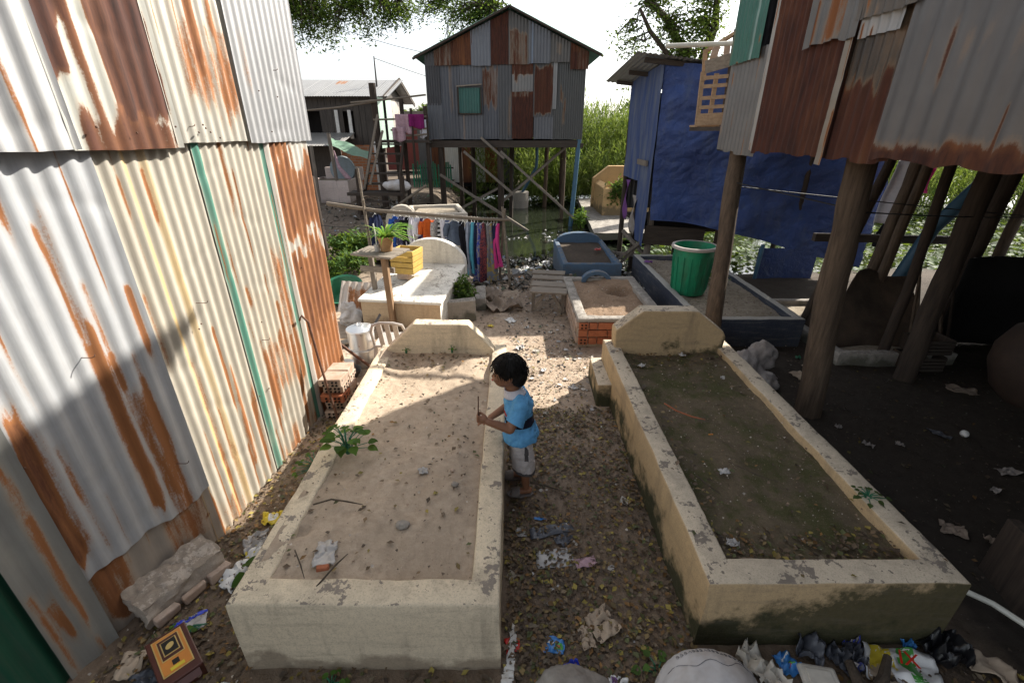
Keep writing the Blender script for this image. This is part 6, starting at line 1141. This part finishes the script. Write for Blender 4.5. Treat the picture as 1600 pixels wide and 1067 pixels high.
weed('green seedling beside the crushed white tray', -1.30, 1.62, .0, 8, .10, .10, .06); weed('small clover-like weed below the rubble block', -1.50, 1.30, .0, 12, .03, .07, .06, gc=(.08, .15, .03)); weed('low clover patch by the tin wall', -1.33, 2.45, .0, 26, .035, .10, .16, gc=(.07, .13, .025)); weed('second clover tuft between tin wall and grave', -1.30, 2.75, .0, 18, .035, .10, .10, gc=(.07, .13, .025)); weed('weed tuft near the brick stub', -1.27, 3.0, .0, 16, .04, .12, .09, gc=(.06, .12, .025)); weed('small weed in front of the left grave wall', -.75, 1.12, .0, 8, .03, .05, .05, gc=(.07, .15, .03)); weed('tiny seedling at the foot of left grave headstone, left', -.88, 3.40, .43, 6, .02, .04, .03, gc=(.09, .2, .03)); weed('tiny seedling at the foot of left grave headstone, right', -.50, 3.41, .43, 6, .022, .05, .03, gc=(.09, .2, .03)); weed('wilted sprig lying on the right rim of the right grave', 1.82, 1.78, .40, 14, .03, .03, .08, gc=(.05, .08, .03)); weed('green leaves at the foot of the right grave', .62, 1.17, .0, 10, .04, .05, .08, gc=(.07, .13, .03))
def bush(name, label, cat, loc, rad, n_, size, pal_, stems=4, group=None):
    g = thing(name, label, cat, loc, group); c = np.array(loc)+np.array((0, 0, rad[2])); u = RNG.normal(size=(n_, 3)); u /= np.linalg.norm(u, axis=1)[:, None]; rr = .35+.65*rnd(n_)**.5
    lump = .7+.6*np.array([mnoise.noise(Vector(q)*2.2+V3(loc[0]*3, 0, 0)) for q in u]); P = c+u*np.array(rad)*(rr*np.clip(lump, .35, 1.25))[:, None]
    D, S = flat_dirs(n_, 1.2); pal_ = np.array(pal_); cols = pal_[RNG.integers(0, len(pal_), n_)]*(.7+.6*rnd(n_))[:, None]
    quads(P, D, S, size*(.6+.8*rnd(n_)), .45+0*rnd(n_), cols, 'foliage', 'leafy', .12, None, None, g)
    b = MB()
    for k in range(stems):
        q = V3(*loc)+V3(random.uniform(-.5, .5)*rad[0], random.uniform(-.5, .5)*rad[1], rad[2]*1.3); b.tube([Vector(loc)-V3(0, 0, .05), Vector(loc).lerp(q, .5)+V3(.02, 0, 0), q], [.012*rad[2]*3, .009*rad[2]*3, .004], 5)
    b.build('stem', 'bark', g); return g
bush('bush', 'leafy green bush at the right side of the white grave', 'bush', (-.62, 5.42, 0), (.20, .18, .26), 750, .06, [(.07, .13, .03), (.10, .17, .04), (.05, .09, .025)])
bush('bush', 'low dark weeds behind the drying pole at left', 'bush', (-2.9, 8.2, 0), (.8, .6, .25), 1500, .09, GR[:3]); bush('bush', 'weedy clump beyond the potted plant', 'bush', (-2.6, 7.3, 0), (.5, .4, .18), 900, .08, GR); bush('bush', 'dark weeds left of the green basin', 'bush', (-2.7, 6.5, 0), (.35, .3, .2), 700, .08, GR[:3]); bush('bush', 'tall weed clump by the stair foot', 'bush', (-2.3, 10.2, .0), (.3, .3, .3), 350, .09, GR)
bush('creeper', 'green creeper spilling over the orange grave', 'creeper', (3.0, 13.05, .15), (.55, .25, .42), 1100, .11, [(.07, .12, .03), (.11, .18, .04)]); bush('bush', 'thin pale weeds on the dark blue grave', 'bush', (2.62, 5.9, .26), (.3, .4, .09), 160, .05, [(.12, .16, .06)]); bush('bush', 'green shoot beside the walkway water edge', 'bush', (1.8, 12.3, -.3), (.25, .25, .3), 300, .1, [(.12, .22, .04)])
bush('bush', 'sapling clump in front of the picket fence', 'bush', (-1.75, 11.6, -.2), (.3, .3, .35), 150, .1, GR)
b = MB(); b.grid(lambda u, v: V3(-2.55+.9*u, 7.9+.9*v, .02+.28*math.exp(-((u-.5)**2+(v-.5)**2)*9)+.03*mnoise.noise(V3(u*7, v*7, 3))), 20, 20); tag(b.build('earth_mound', 'soil_brown', None, True), 'heap of reddish earth behind the drying pole', 'mound')
# floating green weed
pts = []; region(9000, 2.4, 16, 7.6, 17, lambda x, y: -.28+.12*rnd(len(x)), 1., lambda x, y: fbm(x*.7, y*.7, 61) > .36); region(1200, -3, 2.5, 17.2, 19, lambda x, y: np.maximum(zg(x, y), -.3)+.15*rnd(len(x)))
P = np.concatenate(pts); n_ = len(P); D, S = flat_dirs(n_, .5); cols = np.array([(.06, .11, .02), (.08, .14, .03), (.04, .085, .02)])[RNG.integers(0, 3, n_)]*(.6+.5*rnd(n_))[:, None]
quads(P, D, S, .08+.10*rnd(n_), .8+0*rnd(n_), cols, 'water_weed', 'leafy', .1, 'carpet of green floating weed on the water behind')
# reeds
def thicket(name, label, n_, x0, x1, y0, y1, h0, h1, nl=22, ls=.26, pal_=((.15, .22, .055), (.20, .27, .075), (.11, .17, .042), (.25, .30, .10)), asp=.14):
    x = x0+(x1-x0)*rnd(n_); y = y0+(y1-y0)*rnd(n_); h = (h0+(h1-h0)*rnd(n_))*(.7+.6*fbm(x*.5, y*.5, 71)); lean = RNG.normal(size=(n_, 2))*.12
    f = np.tile(np.linspace(.08, 1, nl), n_)+.03*rnd(n_*nl); i = np.repeat(np.arange(n_), nl); zb = np.maximum(zg(x, y), -.32)
    P = np.stack([x[i]+lean[i, 0]*f*f*h[i], y[i]+lean[i, 1]*f*f*h[i], zb[i]+h[i]*f], 1); m = len(P); a = rnd(m)*2*np.pi; e = .2+1.1*rnd(m)
    D = np.stack([np.cos(a)*np.cos(e), np.sin(a)*np.cos(e), np.sin(e)], 1); S = np.stack([-np.sin(a), np.cos(a), 0*a], 1)
    cols = np.array(pal_)[RNG.integers(0, len(pal_), m)]*(.6+.7*rnd(m))[:, None]
    quads(P, D, S, ls*(.6+.8*rnd(m)), asp+0*rnd(m), cols, name, 'leafy', .05, label)
thicket('reed_thicket', 'dense sunlit green reeds and willow growth behind the stilt house', 2600, -1.5, 10, 18.4, 22.5, 2.3, 3.3); thicket('reed_thicket', 'shorter reeds at the far water edge', 900, .3, 9, 16.8, 18.6, 1.0, 2.0, 16); thicket('reed_thicket', 'green growth in the distance at far right', 1200, 9, 26, 14, 19, 1.2, 2.6, 16, .35)
# ---------------------------------------------------------------- trees
def tree(label, trunk, limbs, clusters, nl, ls, pal_, name='tree', tw=True, seed=1):
    rr = np.random.default_rng(seed); g = thing(name, label, 'tree', trunk[0][:3]); b = MB(); b.tube([p[:3] for p in trunk], [p[3] for p in trunk], 12, wob=.05); b.build('trunk', 'bark', g, True)
    for L in limbs: b = MB(); b.tube([p[:3] for p in L], [p[3] for p in L], 8); b.build('limb', 'bark', g, True)
    P = []; tb = MB(); nd = [Vector(p[:3]) for L in limbs for p in L]
    for (c, rd, n_) in clusters:
        c = Vector(c); near = min(nd, key=lambda q: (q-c).length)
        n_ = int(n_*.55); m = max(3, n_//32)
        for k in range(m):
            u = rr.normal(size=3); u /= np.linalg.norm(u); tip = c+Vector(u*np.array(rd)*rr.random()**.4); mid = near.lerp(tip, .55)+Vector(rr.normal(size=3))*.12; tb.tube([near.lerp(c, .5 if k else 0), mid, tip], [.022, .012, .004], 4, cap=False)
            nn = n_//m; t = rr.random(nn)**.6; q = np.array(mid)[None]*(1-t)[:, None]+np.array(tip)[None]*t[:, None]+rr.normal(size=(nn, 3))*np.array((.16, .16, .10))*(.5+.6*t)[:, None]; q[:, 2] -= .10*rr.random(nn); P.append(q)
    tag(tb.build('twigs', 'bark', g), None, kind='stuff'); P = np.concatenate(P); n_ = len(P); D, S = flat_dirs(n_, .9); pal_ = np.array(pal_); cols = pal_[RNG.integers(0, len(pal_), n_)]*(.65+.7*rnd(n_))[:, None]
    quads(P, D, S, ls*(.6+.8*rnd(n_)), .42+0*rnd(n_), cols, 'crown', 'leafy', .1, None, None, g)
TG = [(.06, .115, .026), (.09, .155, .035), (.045, .085, .02), (.14, .20, .045)]
tree('spreading rain tree whose branches overhang from behind the shed', [(-8.6, 14.2, -.1, .42), (-8.4, 14.2, 2.5, .36), (-8.0, 14.2, 4.8, .3)],
     [[(-8.2, 14.2, 4.2, .2), (-6.8, 14.0, 5.3, .13), (-5.2, 13.9, 5.5, .08), (-4.0, 13.8, 5.35, .05), (-3.0, 13.6, 5.3, .03)], [(-8.1, 14.2, 4.6, .2), (-6.0, 14.6, 6.3, .12), (-3.2, 14.8, 6.4, .08), (-1.2, 14.9, 5.9, .05), (-.4, 14.8, 5.4, .025)], [(-8.1, 14.2, 4.4, .18), (-7, 15.5, 5.8, .1), (-5, 16.5, 6.2, .06)]],
     [((-5.9, 13.9, 4.85), (.7, .5, .6), 3600), ((-5.0, 13.9, 4.7), (.8, .5, .5), 3400), ((-5.3, 13.7, 4.15), (.30, .3, .14), 420), ((-4.75, 13.7, 4.05), (.25, .2, .10), 260), ((-4.9, 13.7, 4.4), (.3, .2, .2), 400), ((-6.0, 13.8, 4.3), (.3, .3, .25), 700), ((-3.6, 13.7, 4.35), (.25, .25, .2), 400), ((-4.1, 13.8, 4.85), (.6, .5, .4), 2000), ((-3.3, 13.7, 4.75), (.6, .5, .4), 1700), ((-2.5, 13.8, 4.8), (.5, .4, .3), 1000), ((-4.4, 13.8, 4.45), (.35, .3, .2), 500), ((-2.75, 13.7, 4.55), (.32, .3, .2), 380), ((-2.2, 14.8, 5.1), (.7, .5, .5), 2200), ((-1.2, 14.9, 4.95), (.8, .5, .55), 3600), ((-.6, 14.9, 4.95), (.6, .4, .35), 2000), ((-6.4, 14.2, 4.3), (.25, .3, .3), 500), ((-4.8, 15.5, 5.8), (1., .8, .6), 2000), ((-2.6, 14.8, 6.3), (1.2, .8, .6), 2500), ((-6.6, 14.5, 6.2), (1.2, .9, .7), 2500), ((-2.1, 16, 4.2), (.25, .3, .5), 350)], 0, .10, TG, seed=3)
tree('leafy tree with dark branches rising behind the tarpaulin hut', [(4.9, 13.2, -.5, .26), (4.75, 13.1, 1.6, .22), (4.5, 12.9, 3.2, .18)],
     [[(4.55, 12.95, 2.9, .15), (4.1, 12.6, 3.7, .11), (3.5, 12.3, 4.35, .08), (2.9, 12.1, 4.75, .05), (2.5, 12.0, 5.1, .03)], [(4.3, 12.8, 3.3, .10), (3.5, 12.2, 3.75, .06), (3.05, 12.0, 4.1, .05), (2.75, 11.9, 4.5, .03)], [(4.5, 12.9, 3.2, .14), (4.7, 12.6, 4.3, .09), (4.5, 12.4, 5.2, .05)]],
     [((2.5, 12, 4.15), (.32, .3, .28), 420), ((2.45, 12, 3.75), (.22, .2, .2), 220), ((2.9, 12.1, 3.75), (.25, .3, .2), 300), ((3.1, 12.1, 4.6), (.5, .4, .35), 900), ((3.6, 12.2, 4.2), (.5, .5, .4), 1500), ((3.9, 12.3, 3.8), (.5, .5, .3), 1300), ((4.3, 12.4, 4.3), (.5, .5, .5), 2200), ((4.2, 12.3, 4.9), (.7, .5, .5), 2000), ((3.2, 12.2, 5.1), (.6, .5, .3), 900), ((4.7, 12.4, 3.6), (.4, .5, .35), 1000), ((2.75, 12.6, 3.2), (.2, .25, .3), 260)], 0, .10, [(.08, .14, .028), (.12, .19, .04), (.17, .24, .06), (.06, .10, .022)], seed=5)
far = [(-7.0, 40, 4.2, 2.3), (-4.2, 44, 5.0, 2.6), (-11, 42, 4.5, 3), (4.5, 46, 4.0, 3.2), (9.5, 42, 4.2, 3.2), (16, 40, 4.8, 3.6), (22, 34, 4.4, 3.6), (-17, 38, 5, 3.5), (30, 32, 5, 4.0), (26, 24, 4.2, 3.0), (19, 26, 3.6, 2.6)]
for k, (x, y, h, r_) in enumerate(far):
    lb = 'hazy green tree far beyond the houses, %s' % ['left of the stilt house gable', 'just left of the stilt house', 'behind the plank house roof', 'behind the reeds, centre', 'behind the reeds, right of centre', 'behind the tarpaulin hut', 'seen under the raised house, left', 'behind the shed at far left', 'far right edge', 'seen under the raised house, right', 'seen under the raised house, middle'][k]
    tree(lb, [(x, y, -.3, .3), (x, y, h*.6, .2)], [[(x, y, h*.5, .15), (x+.5, y, h*.9, .08)], [(x, y, h*.5, .15), (x-.8, y, h*.8, .08)]], [((x+random.uniform(-.6, .6)*r_, y, h*(.35+.12*q)), (r_*.6, r_*.6, h*.22), 420) for q in range(5)], 0, .40, [(.10, .15, .05), (.14, .19, .07), (.08, .12, .04)], name='far_tree', seed=20+k)
# far hut, poles and lines
RHU = thing('far_hut', 'small reddish hut far behind the walkway rail', 'hut', (-4.4, 24, 1)); b = MB(); b.box((-4.6, 24, 1.6), (2.6, 1.6, 2.4)); b.build('wall', 'red_wash', RHU); b = MB(); b.box((-4.6, 24, 2.85), (3.0, 2.0, .12)); b.build('roof', 'wood_grey_x', RHU)
b = MB(); b.tube([(-4.3, 16.5, .2), (-4.3, 16.5, 2.2), (-4.28, 16.5, 4.2)], [.05, .05, .018], 8); tag(b.build('antenna_pole', 'iron_dark', None, True), 'thin dark antenna pole at the plank house gable', 'pole')
b = MB(); b.tube([(-3.15, 7.6, -.05), (-3.18, 7.6, 1.45)], [.07, .06], 9); tag(b.build('fence_post', 'wood_dark', None, True), 'thick dark fence post right of the tin wall', 'post')
for k, (a, c, sg, lb) in enumerate([((-9, 18, 6.4), (2, 22, 4.8), .8, 'slack overhead wire crossing the sky left of the gable'), ((-4.28, 16.5, 4.15), (2.3, 26, 4.0), .5, 'overhead wire from the antenna pole'), ((-3.2, 7.6, .7), (-2.15, 6.9, .8), .02, 'thin line from the fence post to the drying pole')]):
    a = Vector(a); c = Vector(c); b = MB(); b.tube([a.lerp(c, t/14)-V3(0, 0, sg*math.sin(math.pi*t/14)) for t in range(15)], .010 if k < 2 else .006, 5); tag(b.build('wire', 'wire', None), lb, 'wire')
b = MB(); b.bar((-3.6, 9.2, .08), (-2.2, 8.6, .08), .05, .14); tag(b.build('blue_edging', 'tomb_blue', None), 'low blue edging behind the potted plant', 'edging')
